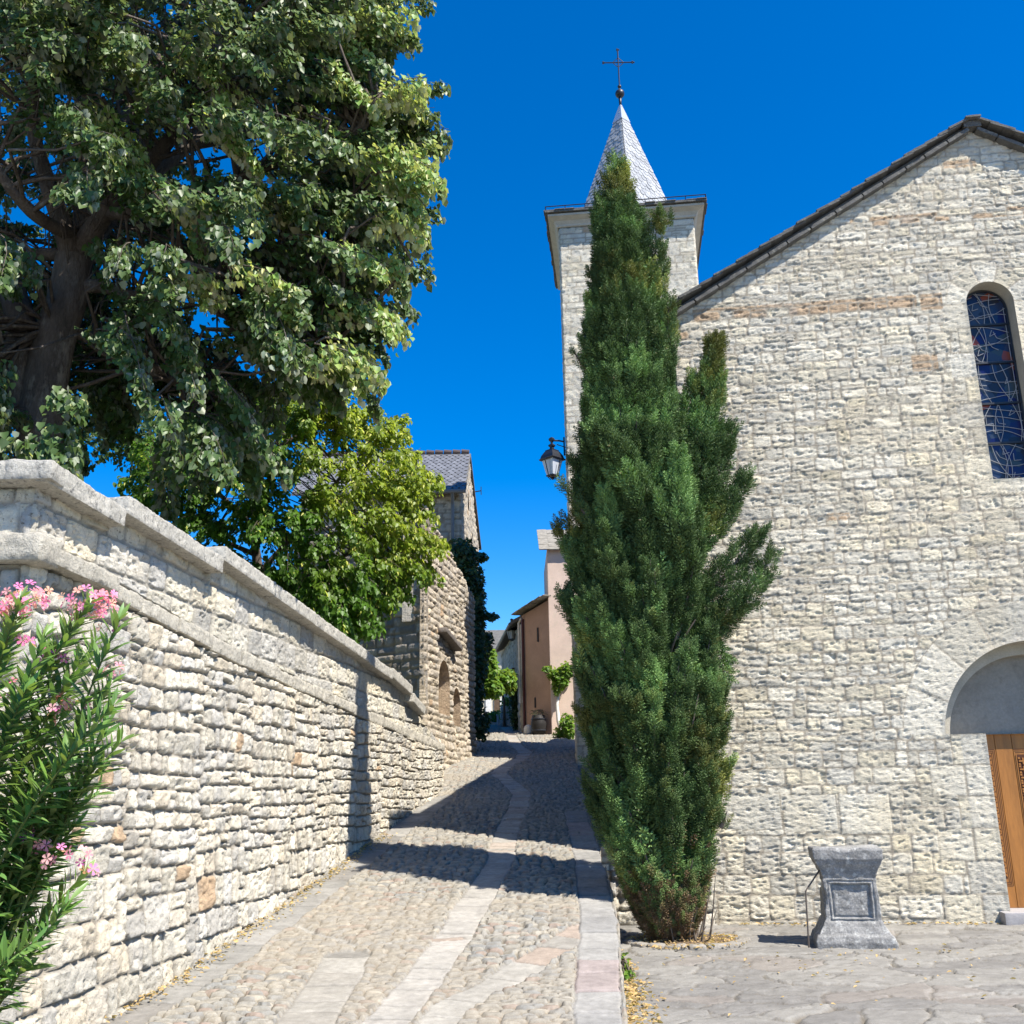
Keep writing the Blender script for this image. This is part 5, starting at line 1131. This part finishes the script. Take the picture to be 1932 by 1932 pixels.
# ---- smaller yellow-green lime between wall and arched building
def young_lime():
    rng = np.random.RandomState(21); Y0 = 16.6
    root = empty('young_lime_tree', (-4.1, Y0 + .3, 3.1), 'smaller yellow-green lime tree in flower leaning over the wall before the arched building', 'tree')
    T = Tree(); A = lambda x, y, Y=Y0: at(x, y, Y)
    limbs = [[A(500, 1230) + (0, .6, -.6), A(490, 1100, 16.9), A(480, 980, 16.8), A(500, 860, 16.8), A(540, 780, 16.8)], [A(490, 1080, 16.9), A(580, 980, 16.6), A(660, 880, 16.5), A(720, 830, 16.5)],
             [A(485, 1000, 16.8), A(400, 920, 16.8), A(330, 860, 16.9), A(280, 830, 17)], [A(490, 1100, 16.9), A(590, 1080, 16.4), A(680, 1030, 16.2), A(770, 970, 16.3)], [A(490, 1090, 16.9), A(560, 1100, 16.1), A(640, 1120, 15.9)],
             [A(500, 860), A(600, 800), A(660, 770)], [A(490, 1050, 16.9), A(400, 1010, 16.4), A(320, 960, 16.2)]]
    nodes = []
    for i, l in enumerate(limbs): nodes += T.limb(l, .13 if i == 0 else .055, .015, 7)
    nodes = np.array(nodes); S0 = []; Dd = []; Ls = []
    ys = [765, 800, 850, 900, 950, 1000, 1050, 1085, 1130, 1165]; xe = [645, 720, 775, 800, 815, 812, 800, 770, 710, 665]; xw = [560, 420, 290, 260, 300, 350, 400, 500, 560, 600]
    while len(S0) < 520:
        py = rng.uniform(765, 1150); a, b_ = np.interp(py, ys, xw), np.interp(py, ys, xe) - 25; px = rng.uniform(a, b_); c_ = (a + b_) / 2; e = (px - c_) / ((b_ - a) / 2)
        dep = 1.7 * sqrt(max(.05, 1 - e * e)); Yv = 16.8 + (-dep if rng.rand() < .7 else rng.uniform(-dep, dep)) * rng.uniform(.7, 1.05)
        if any(((px - hx_) / 28) ** 2 + ((py - hy_) / 24) ** 2 < 1 for hx_, hy_ in ((600, 985), (430, 930), (545, 930), (480, 1030))): continue
        p = A(px, py, Yv); S0.append(p); d = nrm(p - A(520, 980, 16.8)) + rng.randn(3) * .4 + np.array([.2, -.2, .3]); Dd.append(d); Ls.append(rng.uniform(.4, .85))
    for (x, y) in ((790, 900), (800, 960), (805, 1010), (800, 1075), (760, 820), (640, 765), (780, 850), (815, 940)):
        S0.append(A(x - 40, y, 16.4)); Dd.append(np.array([1, -.1, .25])); Ls.append(.42)
    L, D, N, tw = sprays(S0, Dd, Ls, rng, 120, .9, .08, .15)
    for t_ in tw:
        q = nodes[np.argmin(((nodes - t_[0]) ** 2).sum(1))]; T.mb.tube([q, (q + t_[0]) / 2 + rng.randn(3) * .05, t_[0], t_[6], t_[12]], [.012, .01, .008, .005, .003], 4, False)
    T.mb.build('trunk', M['bark'], root, smooth=True)
    n = len(L); ax, ay, az = frames(D, N, rng, .35); sc = rng.uniform(.055, .095, n)
    yel = sstep(-.3, .9, fbm3(L * 1.1, 2, 3) + .55 * (L[:, 0] + 3.4) / 1.5 + .5 * (L[:, 2] - 6) / 1.5)[:, None]
    col = (.7 + .5 * rng.rand(n, 1)) * ((1 - yel) * np.array([.62, .85, .8]) + yel * np.array([1.55, 1.35, 1.0]))
    k = rng.rand(n) < (.05 + .13 * yel[:, 0]); scatter('crown', *HEART, L[~k], ax[~k], ay[~k], az[~k], sc[~k], M['ylime'], root, col[~k])
    scatter('blossom', *HEART, L[k], ax[k] * .4, ay[k], az[k], sc[k], M['ylimefl'], root, col[k]); print('young lime', n)
young_lime()

# ---- cypress
def plume_template(rng, n=26):
    V = []; Fc = []
    for i in range(n):
        t = (i + .5) / n; a = i * 2.4; l_ = (.30 * (1 - t) ** .7 + .07); c_ = np.array([0, t * .86, 0]); up = .75 + .5 * t
        d = np.array([cos(a), up, sin(a)]); d /= np.linalg.norm(d); tip = c_ + d * l_; s = np.cross(d, [sin(a * 3), .3, cos(a * 5)]); s /= np.linalg.norm(s); w_ = .032
        m_ = c_ + d * l_ * .55; b = len(V); V += [c_, m_ - s * w_, tip, m_ + s * w_]; Fc.append((b, b + 1, b + 2, b + 3))
        s2 = np.cross(d, s)
        for q in (.45, .8):
            c2 = c_ + d * l_ * q; sg = 1 if (i % 2) else -1; d2 = nrm(d + s * .8 * sg + s2 * .3); t2 = c2 + d2 * l_ * .42; b = len(V); mm = (c2 + t2) / 2; V += [c2, mm - s2 * .022, t2, mm + s2 * .022]; Fc.append((b, b + 1, b + 2, b + 3))
    b = len(V); V += [(-.008, 0, 0), (.008, 0, 0), (.004, .9, 0), (-.004, .9, 0)]; Fc.append((b, b + 1, b + 2, b + 3))
    return V, Fc
def cypress():
    rng = np.random.RandomState(31); Yc = 11.62
    root = empty('cypress_tree', (bc[0], bc[1], 0), 'tall dark green cypress rising in front of the church with a stray right leader', 'tree')
    ys = np.array([272, 330, 380, 440, 500, 600, 720, 800, 900, 1000, 1100, 1200, 1300, 1400, 1500, 1600, 1650, 1700, 1750, 1795])
    xw = np.array([1150, 1138, 1126, 1122, 1116, 1104, 1092, 1086, 1072, 1062, 1058, 1066, 1080, 1092, 1106, 1135, 1165, 1180, 1196, 1212])
    xe = np.array([1164, 1182, 1200, 1216, 1232, 1250, 1276, 1296, 1318, 1335, 1340, 1358, 1370, 1370, 1362, 1352, 1348, 1342, 1332, 1322])
    E = np.array([at(x, y, Yc)[[0, 2]] for x, y in zip(xw, ys)]); Ee = np.array([at(x, y, Yc)[[0, 2]] for x, y in zip(xe, ys)])
    zq = E[::-1, 1]; lx = lambda z: np.interp(z, zq, E[::-1, 0]); rx = lambda z: np.interp(z, Ee[::-1, 1], Ee[::-1, 0])
    ztop = E[0, 1]
    def surf(z, th, k):
        cx = (lx(z) + rx(z)) / 2; a = (rx(z) - lx(z)) / 2; return np.stack([cx + a * k * np.cos(th), Yc + np.minimum(a, .85) * .85 * k * np.sin(th), z], -1)
    P = []; D = []; Sz = []
    n = 1500
    z = .12 + (ztop - .2) * rng.rand(n) ** .92; wgt = (rx(z) - lx(z)); keep = rng.rand(n) < .25 + .75 * wgt / 1.9; z = z[keep]; th = rng.rand(len(z)) * 2 * pi
    lump = fbm(np.cos(th) * 3.6 + 5 + np.sin(th) * 2.3, z * 1.25 + np.sin(th) * 2.1, 3, 77)
    k = .50 + .50 * sstep(-.30, .22, lump) - .07 * np.abs(rng.randn(len(z))); k = np.clip(k, .30, .62)
    p = surf(z, th, k); rad = np.stack([np.cos(th), np.sin(th), np.zeros(len(z))], -1)
    P.append(p - np.array([0, 0, .12])); D.append(rad * (.32 + .25 * rng.rand(len(z), 1)) + np.array([0, 0, 1]) + rng.randn(len(z), 3) * .16); Sz.append(rng.uniform(.24, .44, len(z)) * (.65 + .35 * np.clip(wgt[keep] / 1.2, 0, 1)))
    T = Tree()
    # boughs: spindles of plumes rising from inside and standing out of the column
    def bough(a, b, r, dens=1.0, sz=.25, curve=.25):
        a = np.array(a); b = np.array(b); ln = np.linalg.norm(b - a); m_ = (a + b) / 2 + np.array([0, 0, -curve * ln * .5]); nn = int(150 * ln * dens * (r / .15) ** .8); t = rng.rand(nn)
        q = ((1 - t) ** 2)[:, None] * a + (2 * t * (1 - t))[:, None] * m_ + (t ** 2)[:, None] * b; tg = nrm((2 * (1 - t))[:, None] * (m_ - a) + (2 * t)[:, None] * (b - m_))
        o = rng.randn(nn, 3); o = nrm(o - tg * (o * tg).sum(1, keepdims=True)); rr = r * (np.sin(pi * np.clip(t * .82 + .12, 0, 1))) ** .8 * rng.rand(nn) ** .5
        P.append(q + o * rr[:, None] - tg * sz * .4); D.append(tg + o * .55 + np.array([0, 0, .35]) + rng.randn(nn, 3) * .15); Sz.append(rng.uniform(.7, 1.2, nn) * sz)
        T.mb.tube([a, (a + m_) / 2 * .5 + m_ * .5 * 0 + (a + m_) / 4, m_ * .5 + (a + b) * .25, b], [.03, .022, .015, .004], 5, False)
    A = lambda x, y, Y=Yc: at(x, y, Y)
    bough(A(1305, 1020), A(1352, 632), .20, 1.3, .22, .12); bough(A(1330, 860), A(1362, 800), .14, 1, .2); bough(A(1300, 950), A(1385, 940), .15, 1, .22, .4)
    bough(A(1310, 800), A(1348, 700), .12, 1.2, .2, .1)
    bough(A(1310, 990), A(1376, 800), .16, 1, .22)
    bough(A(1310, 1040), A(1410, 888), .13, 1, .22)
    bough(A(1320, 1120), A(1442, 985), .14, .9, .22, .35)
    bough(A(1330, 1190), A(1464, 1040), .16, .9, .22, .35)
    bough(A(1330, 1200), A(1412, 1118), .10, .9, .2, .5)
    bough(A(1290, 900), A(1310, 705), .14, 1, .22)
    bough(A(1150, 1010, 11.2), A(1052, 905, 11.2), .07, .7, .2); bough(A(1120, 1100), A(1046, 985), .09, .8, .2); bough(A(1110, 700), A(1078, 655), .05, .8, .16)
    bough(A(1300, 1060, 11.2), A(1118, 800, 10.95), .22, 1.6, .24, .0)          # pale bough lying across the front
    bough(A(1280, 1050, 11.1), A(1280, 850, 10.95), .14, 1.2, .22); bough(A(1260, 420, 11.5), A(1232, 400, 11.3), .08, 1, .2)
    bough(A(1235, 620), A(1238, 410), .14, 1.1, .2); bough(A(1255, 700), A(1262, 560), .12, 1, .2)
    bough(A(1360, 1560, 11.3), A(1372, 1530, 11.2), .05, .8, .14); bough(A(1340, 1200), A(1372, 1290), .09, 1, .2)
    # the column itself: many upright plume-shaped boughs standing side by side with dark gaps between
    zl = .35
    for k_ in range(380):
        z0 = .3 + (ztop - 1.6) * rng.rand(); wd_ = float(rx(z0) - lx(z0)); 
        if rng.rand() > .35 + .65 * wd_ / 1.8: continue
        th_ = rng.uniform(-pi, pi) if rng.rand() < .35 else rng.uniform(-pi, 0); l_ = rng.uniform(.55, 1.25)
        z1 = min(z0 + l_, ztop - .15); ta = th_ + rng.uniform(-.2, .2)
        a = surf(np.array([z0]), np.array([th_]), np.array([.46]))[0]; b = surf(np.array([z1]), np.array([ta]), np.array([rng.uniform(.80, 1.03)]))[0]
        bough(a, b, rng.uniform(.05, .105) * min(1, .5 + wd_ / 2), 1.35, .20, .28)
    for k_ in range(80):
        th_ = rng.uniform(-pi, pi); z0 = rng.uniform(.04, .30); a = surf(np.array([z0]), np.array([th_]), np.array([.45]))[0]; b = surf(np.array([z0 + rng.uniform(.3, .6)]), np.array([th_]), np.array([rng.uniform(.7, .95)]))[0]
        bough(a, b, rng.uniform(.05, .09), 1.3, .15, .2)
    P = np.concatenate(P); D = np.concatenate(D); Sz = np.concatenate(Sz); n = len(P)
    ok = P[:, 2] > .02; P, D, Sz = P[ok], D[ok], Sz[ok]; n = len(P)
    tv, tf = plume_template(rng); ax, ay, az = frames(D, rng.randn(n, 3), rng, .1)
    v1 = rng.rand(n, 1); tone = fbm3(P * 1.3, 2, 12)[:, None]; g1, g2, g3 = np.array([.075, .14, .04]), np.array([.16, .25, .085]), np.array([.21, .22, .055])
    col = g1 * (1 - v1) + g2 * v1; yl = sstep(.25, .7, tone + .35 * rng.randn(n, 1) * .5); col = col * (1 - yl) + g3 * yl; col *= (.8 + .45 * rng.rand(n, 1)) * (.62 + 1.05 * sstep(-.2, .55, fbm3(P * 2.6 + 40, 2, 19)))[:, None]
    dry = sstep(.70, .2, P[:, 2] + .3 * rng.randn(n))[:, None]; col = col * (1 - dry) + np.array([.21, .135, .075]) * (.6 + .7 * rng.rand(n, 1)) * dry
    scatter('crown', tv, tf, P, ax, ay, az, Sz, M['cyp'], root, col, None)
    # cones
    ci = rng.choice(n, 420, False); cv_ = P[ci] + ay[ci] * Sz[ci, None] * .7; b = MB()
    oc = [(1, 0, 0), (-1, 0, 0), (0, 1, 0), (0, -1, 0), (0, 0, 1), (0, 0, -1)]; of = [(0, 2, 4), (2, 1, 4), (1, 3, 4), (3, 0, 4), (2, 0, 5), (1, 2, 5), (3, 1, 5), (0, 3, 5)]
    e3 = np.eye(3); scatter('cones', oc, of, cv_, np.repeat(e3[:1], 420, 0), np.repeat(e3[1:2], 420, 0), np.repeat(e3[2:], 420, 0), rng.uniform(.010, .017, 420), mat('cone', (.36, .30, .17)), root, None, smooth=True)['kind'] = 'stuff'
    # trunk and inner wood
    T.limb([(bc[0], Yc, -.05), (bc[0] + .02, Yc, 1.5), ((lx(4) + rx(4)) / 2, Yc, 4), ((lx(7) + rx(7)) / 2, Yc, 7), ((lx(9.3) + rx(9.3)) / 2, Yc, 9.3)], .15, .02, 10)
    for k_ in range(160):
        z0 = rng.uniform(.1, 8.5); th_ = rng.rand() * 2 * pi; cx_ = (lx(z0) + rx(z0)) / 2; q = surf(np.array([z0 + .6]), np.array([th_]), np.array([.75]))[0]; T.mb.tube([(cx_, Yc, z0), ((cx_ + q[0]) / 2, (Yc + q[1]) / 2, z0 + .2), q], [.03, .02, .008], 5, False)
    for k_ in range(26):     # dead twigs at the foot
        a = rng.rand() * 2 * pi; r_ = rng.uniform(.1, .3); q0 = np.array([bc[0] + r_ * cos(a), Yc + r_ * sin(a), .03]); q1 = q0 + np.array([cos(a) * .15, sin(a) * .15, rng.uniform(.2, .6)]) + rng.randn(3) * .05; T.mb.tube([q0, (q0 + q1) / 2 + rng.randn(3) * .02, q1], [.012, .008, .003], 4, False)
    T.mb.build('trunk', M['twig'], root, smooth=True); print('cypress plumes', n)
    # inner foliage mass in one darker green, keeps the column closed
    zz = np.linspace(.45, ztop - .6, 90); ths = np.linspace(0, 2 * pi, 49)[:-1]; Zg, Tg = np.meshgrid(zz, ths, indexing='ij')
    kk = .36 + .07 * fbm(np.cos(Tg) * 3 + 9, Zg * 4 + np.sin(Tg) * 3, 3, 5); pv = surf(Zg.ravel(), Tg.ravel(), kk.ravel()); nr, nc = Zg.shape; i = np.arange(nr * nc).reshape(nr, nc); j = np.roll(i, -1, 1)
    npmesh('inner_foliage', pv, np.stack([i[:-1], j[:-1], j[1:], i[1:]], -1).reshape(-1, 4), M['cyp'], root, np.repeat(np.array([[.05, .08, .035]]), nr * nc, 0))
cypress()

# ---- oleander
def oleander():
    rng = np.random.RandomState(41); Y0 = 5.3
    root = empty('oleander_bush', (-2.75, Y0, 0), 'tall oleander bush with pink flower clusters at the left edge before the wall', 'shrub')
    A = lambda x, y, Y=Y0: at(x, y, Y); L = []; D = []; N = []; Sc = []; st = MB(); fl = [(170, 1138, 24), (40, 1128, 22), (10, 1145, 8), (130, 1330, 7), (115, 1345, 3), (65, 1580, 6), (95, 1240, 4), (105, 1612, 4), (150, 1610, 3), (50, 1205, 3), (28, 1300, 2), (215, 1265, 3), (155, 1640, 2), (0, 1325, 3), (215, 1180, 2)]
    tips = [(x, y, None) for x, y, _ in fl[:2]] + [(210, 1290), (225, 1170), (228, 1400), (200, 1370), (150, 1480), (180, 1500), (140, 1560), (160, 1650), (130, 1700), (90, 1740), (60, 1780), (30, 1830), (-30, 1800), (130, 1335), (65, 1585), (100, 1260), (20, 1230), (180, 1440), (215, 1330), (60, 1380), (0, 1430), (120, 1420), (40, 1500), (100, 1620), (-40, 1150), (-80, 1250), (-100, 1380), (-60, 1500), (-90, 1650), (-40, 1600), (15, 1680), (70, 1670), (-120, 1130), (130, 1190), (85, 1200), (30, 1180), (150, 1250), (0, 1200), (50, 1300), (180, 1210), (110, 1520), (0, 1580), (-20, 1720), (70, 1460), (160, 1390)]
    for i, tp_ in enumerate(tips):
        tip = A(tp_[0], tp_[1], Y0 + rng.uniform(-.35, .45)); b0 = np.array([-2.95 + rng.uniform(-.25, .25), Y0 + rng.uniform(-.25, .3), 0]); hgt = tip[2]
        m1 = b0 + (tip - b0) * np.array([.25, .25, .45]) + rng.randn(3) * .04; m2 = b0 + (tip - b0) * np.array([.62, .62, .8]) + rng.randn(3) * .03; P = []
        for t in np.linspace(0, 1, 22): P.append(((1 - t) ** 3) * b0 + 3 * t * (1 - t) ** 2 * m1 + 3 * t * t * (1 - t) * m2 + t ** 3 * tip)
        P = np.array(P); st.tube(P, [.013 * (1 - .75 * k / 21) for k in range(22)], 5, False)
        ln = np.cumsum(np.r_[0, np.linalg.norm(np.diff(P, axis=0), axis=1)]); s = ln[-1]; lo = max(.0, ln[-1] - rng.uniform(.75, 1.15)); ph = 0
        while s > lo:
            q = np.array([np.interp(s, ln, P[:, c]) for c in range(3)]); k = min(20, max(0, np.searchsorted(ln, s) - 1)); tg = nrm(P[k + 1] - P[k]); fr_ = (ln[-1] - s) / (ln[-1] - lo + 1e-6)
            for w_ in range(3):
                a = ph + w_ * 2.094 + rng.uniform(-.2, .2); o = np.cross(tg, [cos(a), sin(a), .2]); o = nrm(o); L.append(q); D.append(tg * (.95 - .75 * fr_) + o * (.75 + .4 * fr_) + rng.randn(3) * .08); N.append(tg * 1.0 - o * .3 + np.array([0, 0, .4])); Sc.append(rng.uniform(.11, .185) * (.75 + .25 * min(1, fr_ * 4)))
            ph += .6; s -= rng.uniform(.022, .040)
    L, D, N, Sc = map(np.array, (L, D, N, Sc)); n = len(L); ax, ay, az = frames(D, N, rng, .15)
    tv = [(0, 0, 0)]; cs_ = [(.25, .08, 0), (.5, .105, -.005), (.75, .075, -.03)]
    tv = [(0, 0, 0)] + [p_ for t, w_, z_ in cs_ for p_ in ((-w_, t, z_ + .012), (0, t, z_ - .004), (w_, t, z_ + .012))] + [(0, 1, -.07)]
    tf = [(0, 2, 1, 1), (0, 3, 2, 2), (1, 2, 5, 4), (2, 3, 6, 5), (4, 5, 8, 7), (5, 6, 9, 8), (7, 8, 10, 10), (8, 9, 10, 10)]
    tq_ = [f for f in tf if f[2] != f[3]]; tt = [f[:3] for f in tf if f[2] == f[3]]
    # triangles only keeps one array
    tri = [(a, b, c) for a, b, c, d in tq_] + [(a, c, d) for a, b, c, d in tq_] + tt
    col = (.75 + .55 * rng.rand(n, 1)) * np.stack([.9 + .35 * rng.rand(n), np.ones(n), .8 + .4 * rng.rand(n)], 1)
    scatter('leaves', tv, tri, L, ax, ay, az, Sc, M['olea'], root, col, smooth=True); st.build('stems', M['stem'], root, smooth=True)
    # flowers: five rounded petals with a paler throat, one cluster per part
    pet = []; pf = []
    for i in range(5):
        a = i * 2 * pi / 5; c_, s_ = cos(a), sin(a); R_ = lambda x, y, z: (x * c_ - y * s_, x * s_ + y * c_, z)
        b = len(pet); pet += [R_(.06, 0, .0), R_(.45, -.22, .16), R_(.85, -.34, .20), R_(1.0, -.05, .12), R_(.9, .26, .16), R_(.5, .2, .10)]; pf += [(b, b + 1, b + 2, b + 3), (b, b + 3, b + 4, b + 5)]
    for x, y, nf in fl:
        Yf = Y0 - .12 + rng.uniform(-.12, .12); c_ = A(x, y, Yf); r_ = .03 + .018 * sqrt(nf) * 1.15; m_ = int(nf * 1.9)
        o = rng.randn(m_, 3); o = nrm(o) * np.array([1.35, 1.1, .75]); pos = c_ + o * r_ * (.4 + .6 * rng.rand(m_, 1)); nn_ = nrm(o + np.array([.2, -.7, .5])); ax_, ay_, az_ = frames(rng.randn(m_, 3), nn_, rng, .1)
        fx_ = np.cross(nn_, rng.randn(m_, 3)); fx_ = nrm(fx_); fy_ = np.cross(nn_, fx_)
        col = np.stack([np.ones(m_), .75 + .9 * rng.rand(m_) ** 1.5, .8 + .7 * rng.rand(m_)], 1); col = col * (.9 + .2 * rng.rand(m_, 1))
        vc = [1, 1, 1, 1, 1, 1] * 5
        scatter('flower_cluster', pet, pf, pos, fx_, fy_, nn_, rng.uniform(.023, .032, m_), M['petal'], root, col, vc)
oleander()

def leaf_cloud(name, blobs, n, size, m, label, cat, seed, stems=None, droop=.5, group=None, tone=(.7, .6), stemr=.01, tmpl=None, kind='foliage', stemmat='twig'):
    rng = np.random.RandomState(seed); tot = sum(b[1][0] * b[1][1] + b[1][1] * b[1][2] + b[1][0] * b[1][2] for b in blobs); P = []; O = []
    for c_, r_ in blobs:
        k = int(n * (r_[0] * r_[1] + r_[1] * r_[2] + r_[0] * r_[2]) / tot); d = nrm(rng.randn(k, 3)); rr = rng.rand(k, 1) ** .4; lump = 1 + .28 * fbm3(d * 2.2 + np.array(c_), 3, seed)[:, None]; P.append(np.array(c_) + d * np.array(r_) * rr * lump); O.append(d)
    P = np.concatenate(P); O = np.concatenate(O); k = len(P); D = O * .6 + np.array([0, 0, -droop]) + rng.randn(k, 3) * .45; ax, ay, az = frames(D, O + np.array([0, 0, .8]) + rng.randn(k, 3) * .3, rng, .2)
    c0 = P.mean(0); root = empty(name, (c0[0], c0[1], P[:, 2].min()), label, cat, group)
    col = (tone[0] + tone[1] * rng.rand(k, 1)) * np.stack([.85 + .4 * rng.rand(k), np.ones(k), .8 + .4 * rng.rand(k)], 1)
    t_ = tmpl or HEART; scatter(kind, *t_, P, ax, ay, az, rng.uniform(.7, 1.3, k) * size, m, root, col)
    b = MB()
    for s_ in (stems or [[tuple(c0 - np.array([0, 0, .4])), tuple(c0)]]): b.tube(s_, [stemr * (1.4 - .9 * i / max(1, len(s_) - 1)) for i in range(len(s_))], 5)
    for _ in range(24):
        i = rng.randint(k); j = rng.randint(k)
        if np.linalg.norm(P[i] - P[j]) < 1.2: b.tube([P[i], (P[i] + P[j]) / 2 + (0, 0, .05), P[j]], .006, 4)
    b.build('stems', M[stemmat], root, smooth=True); return root

A = at
def bl(x, y, Y, rx_, ry_, rz_): return (tuple(at(x, y, Y)), (rx_, ry_, rz_))
leaf_cloud('ivy', [bl(868, 1045, 28.2, .5, .8, .4), bl(880, 1090, 28.2, .5, .8, .6), bl(892, 1130, 28.4, .35, .8, .7), bl(897, 1190, 28.5, .25, .8, .8), bl(903, 1245, 28.6, .25, .8, .7), bl(899, 1300, 28.4, .2, .6, .7), bl(906, 1365, 27.8, .26, .4, .45), bl(912, 1160, 28.2, .22, .3, .10), bl(928, 1163, 28.2, .16, .2, .09), bl(912, 1210, 29.5, .3, .5, .35), bl(905, 1050, 28.6, .22, .4, .10)], 9000, .10, M['ivy'],
           'dark ivy curtain hanging over the wall end past the arched building', 'ivy', 5, stems=[[tuple(at(897, 1385, 28)), tuple(at(896, 1200, 28.4)), tuple(at(880, 1060, 28.4))]], stemr=.03)
leaf_cloud('pergola_vine', [bl(922, 1262, 33, .30, .4, .38), bl(915, 1290, 33, .28, .4, .42), bl(932, 1298, 33, .28, .4, .30), bl(950, 1283, 35.5, .42, .4, .36), bl(963, 1285, 36, .22, .4, .4), bl(928, 1240, 33, .13, .3, .26)], 4200, .12, M['vine'],
           'bright green vine arching across the lane between ivy and salmon wall', 'vine', 6, stems=[[tuple(at(952, 1370, 40)), tuple(at(951, 1320, 40)), tuple(at(940, 1290, 39))]], stemr=.05)
leaf_cloud('wall_vine', [bl(1046, 1272, 34.6, .24, .2, .15), bl(1058, 1284, 34.6, .28, .2, .28), bl(1068, 1266, 34.6, .3, .2, .25), bl(1032, 1262, 34.6, .14, .15, .08), bl(1050, 1300, 34.6, .1, .1, .2)], 1100, .11, M['vine'],
           'small bright vine on the pink house front above its bare trunk coloured as if sunlit', 'vine', 7, stems=[[(at(1062, 1385, 34.5)[0], 34.5, 3.3), tuple(at(1054, 1360, 34.6)), tuple(at(1051, 1330, 34.7)), tuple(at(1055, 1300, 34.7))]], stemr=.07, stemmat='white')  # white stem colour stands in for sunlight on the trunk
leaf_cloud('wall_foot_plant', [bl(1062, 1385, 33.0, .3, .3, .2), bl(1070, 1370, 32.8, .25, .3, .4)], 700, .10, M['vine'], 'low green plant at the foot of the wall behind the bell tower corner', 'plant', 8)
leaf_cloud('dark_shrub', [bl(975, 1340, 38.0, .28, .3, .75), bl(972, 1315, 38.0, .2, .3, .5)], 2200, .08, M['ivy'], 'dark clipped shrub between the far planter and the salmon wall', 'shrub', 9)
leaf_cloud('far_plants', [bl(940, 1352, 44.5, .5, .4, .3), bl(925, 1356, 45.5, .5, .4, .25), bl(957, 1330, 42.6, .3, .3, .3), bl(955, 1348, 42.6, .3, .3, .3)], 1500, .10, M['vine'], 'loose green plants over the far stone planter and steps', 'plant', 10)
leaf_cloud('planter_plant', [((bx_[0], 35, zr(35) + .78), (.32, .2, .1))], 60, .13, M['ivy'], 'sparse trailing plant growing in the dark barrel', 'plant', 12, tmpl=LANCE)
leaf_cloud('kerb_weed', [((.90, 9.72, .10), (.08, .10, .10)), ((.92, 9.45, .06), (.06, .1, .06))], 170, .045, M['vine'], 'small green weed where the lane kerb meets the square', 'weed', 13)
leaf_cloud('back_bush', [bl(225, 800, 19, .7, .6, .7), bl(300, 850, 19, .9, .6, .6), bl(60, 830, 16, 1.3, .8, .8), bl(-60, 700, 17, 1.6, .8, 1.6)], 7000, .09, M['ivy'], 'dark green bushes on the slope behind the big lime trunk', 'bush', 16)

# stone shed with a stone slate roof on the terrace
shd = empty('terrace_shed', (-6.4, 15.2, 3.4), 'low stone shed with a sloping stone slate roof behind the wall coping', 'shed')
q0_, q1_ = at(175, 950, 13.0), at(285, 985, 14.5)
stone_wall('wall', (-7.6, 13.6), (-5.0, 15.6), 2.8, 5.3, .04, 'rubble', mkbounds(2.6, 6, lambda z: (.14, .26), 95), (.2, .5), 95, M['stone'], shd)
lst = []; rg = random.Random(12); a_ = np.array([-7.9, 13.3, 5.9]); b_ = np.array([-4.75, 15.6, 4.9]); dv = b_ - a_; ln_ = np.linalg.norm(dv); dv /= ln_; up_ = nrm(np.cross(np.cross(dv, (-.61, .79, 0)), dv)); pr = np.cross(dv, np.array([0, 0, 1.0])); pr = nrm(pr); pr = -pr if pr[1] < 0 else pr; nz = nrm(np.cross(dv, pr)); nz = -nz if nz[2] < 0 else nz
for i in range(12):
    for j in range(4): lst.append(rough_box(a_ + dv * (i + .5) * ln_ / 12 + pr * (j * .36 - .1) + nz * (.03 * (i % 2) + rg.uniform(0, .02)), (.34, .42, .045), dv, pr, nz, .1, .01, .02, rg.randint(0, 99)))
blocks('roof', lst, bpy.data.materials['pale_lauze'], shd)

# dry leaves along the kerb and in the cypress bed
rng = np.random.RandomState(51); P = []
k = 900; y = rng.uniform(7.2, 10.4, k); x = xr(y) + .02 + np.abs(rng.randn(k)) * .05 * (1 + (y < 9.4)); P.append(np.stack([x, y, .012 + .02 * rng.rand(k)], -1))
k = 550; a = rng.rand(k) * 2 * pi; r_ = np.sqrt(rng.rand(k)) * .62; P.append(np.stack([bc[0] + r_ * np.cos(a) * 1.05, bc[1] - .08 + r_ * np.sin(a), .06 + .02 * rng.rand(k) - .03 * (r_ / .6)], -1))
k = 110; P.append(np.stack([rng.uniform(.9, 4.5, k), 11.0 - np.abs(rng.randn(k)) * 1.2, .024 + .01 * rng.rand(k)], -1))
k = 260; P.append(np.stack([rng.uniform(2.6, 7, k), np.zeros(k), .024 + .01 * rng.rand(k)], -1)); P[-1][:, 1] = 12.985 - .108 * (P[-1][:, 0] - 2.3) - .06 - np.abs(rng.randn(k)) * .06
k = 700; uu = rng.uniform(.5, 9, k); off = .03 + np.abs(rng.randn(k)) * .10; P.append(np.stack([W0[0] + WD[0] * uu + WN[0] * off, W0[1] + WD[1] * uu + WN[1] * off, zr(W0[1] + WD[1] * uu) + .03 + .02 * rng.rand(k)], -1))
P = np.concatenate(P); n = len(P); a = rng.rand(n) * 2 * pi; D = np.stack([np.cos(a), np.sin(a), .2 * rng.randn(n)], -1); ax, ay, az = frames(D, np.repeat(np.array([[0, 0, 1.0]]), n, 0), rng, .45)
o = scatter('dry_leaves', *HEART, P, ax * .55, ay, az, rng.uniform(.018, .05, n), M['dry'], None, (.6 + .7 * rng.rand(n, 1)) * np.ones((1, 3))); tag(o, 'scattered dry straw-coloured leaves and grass bits along the kerbs and walls', 'dry leaves', kind='stuff')
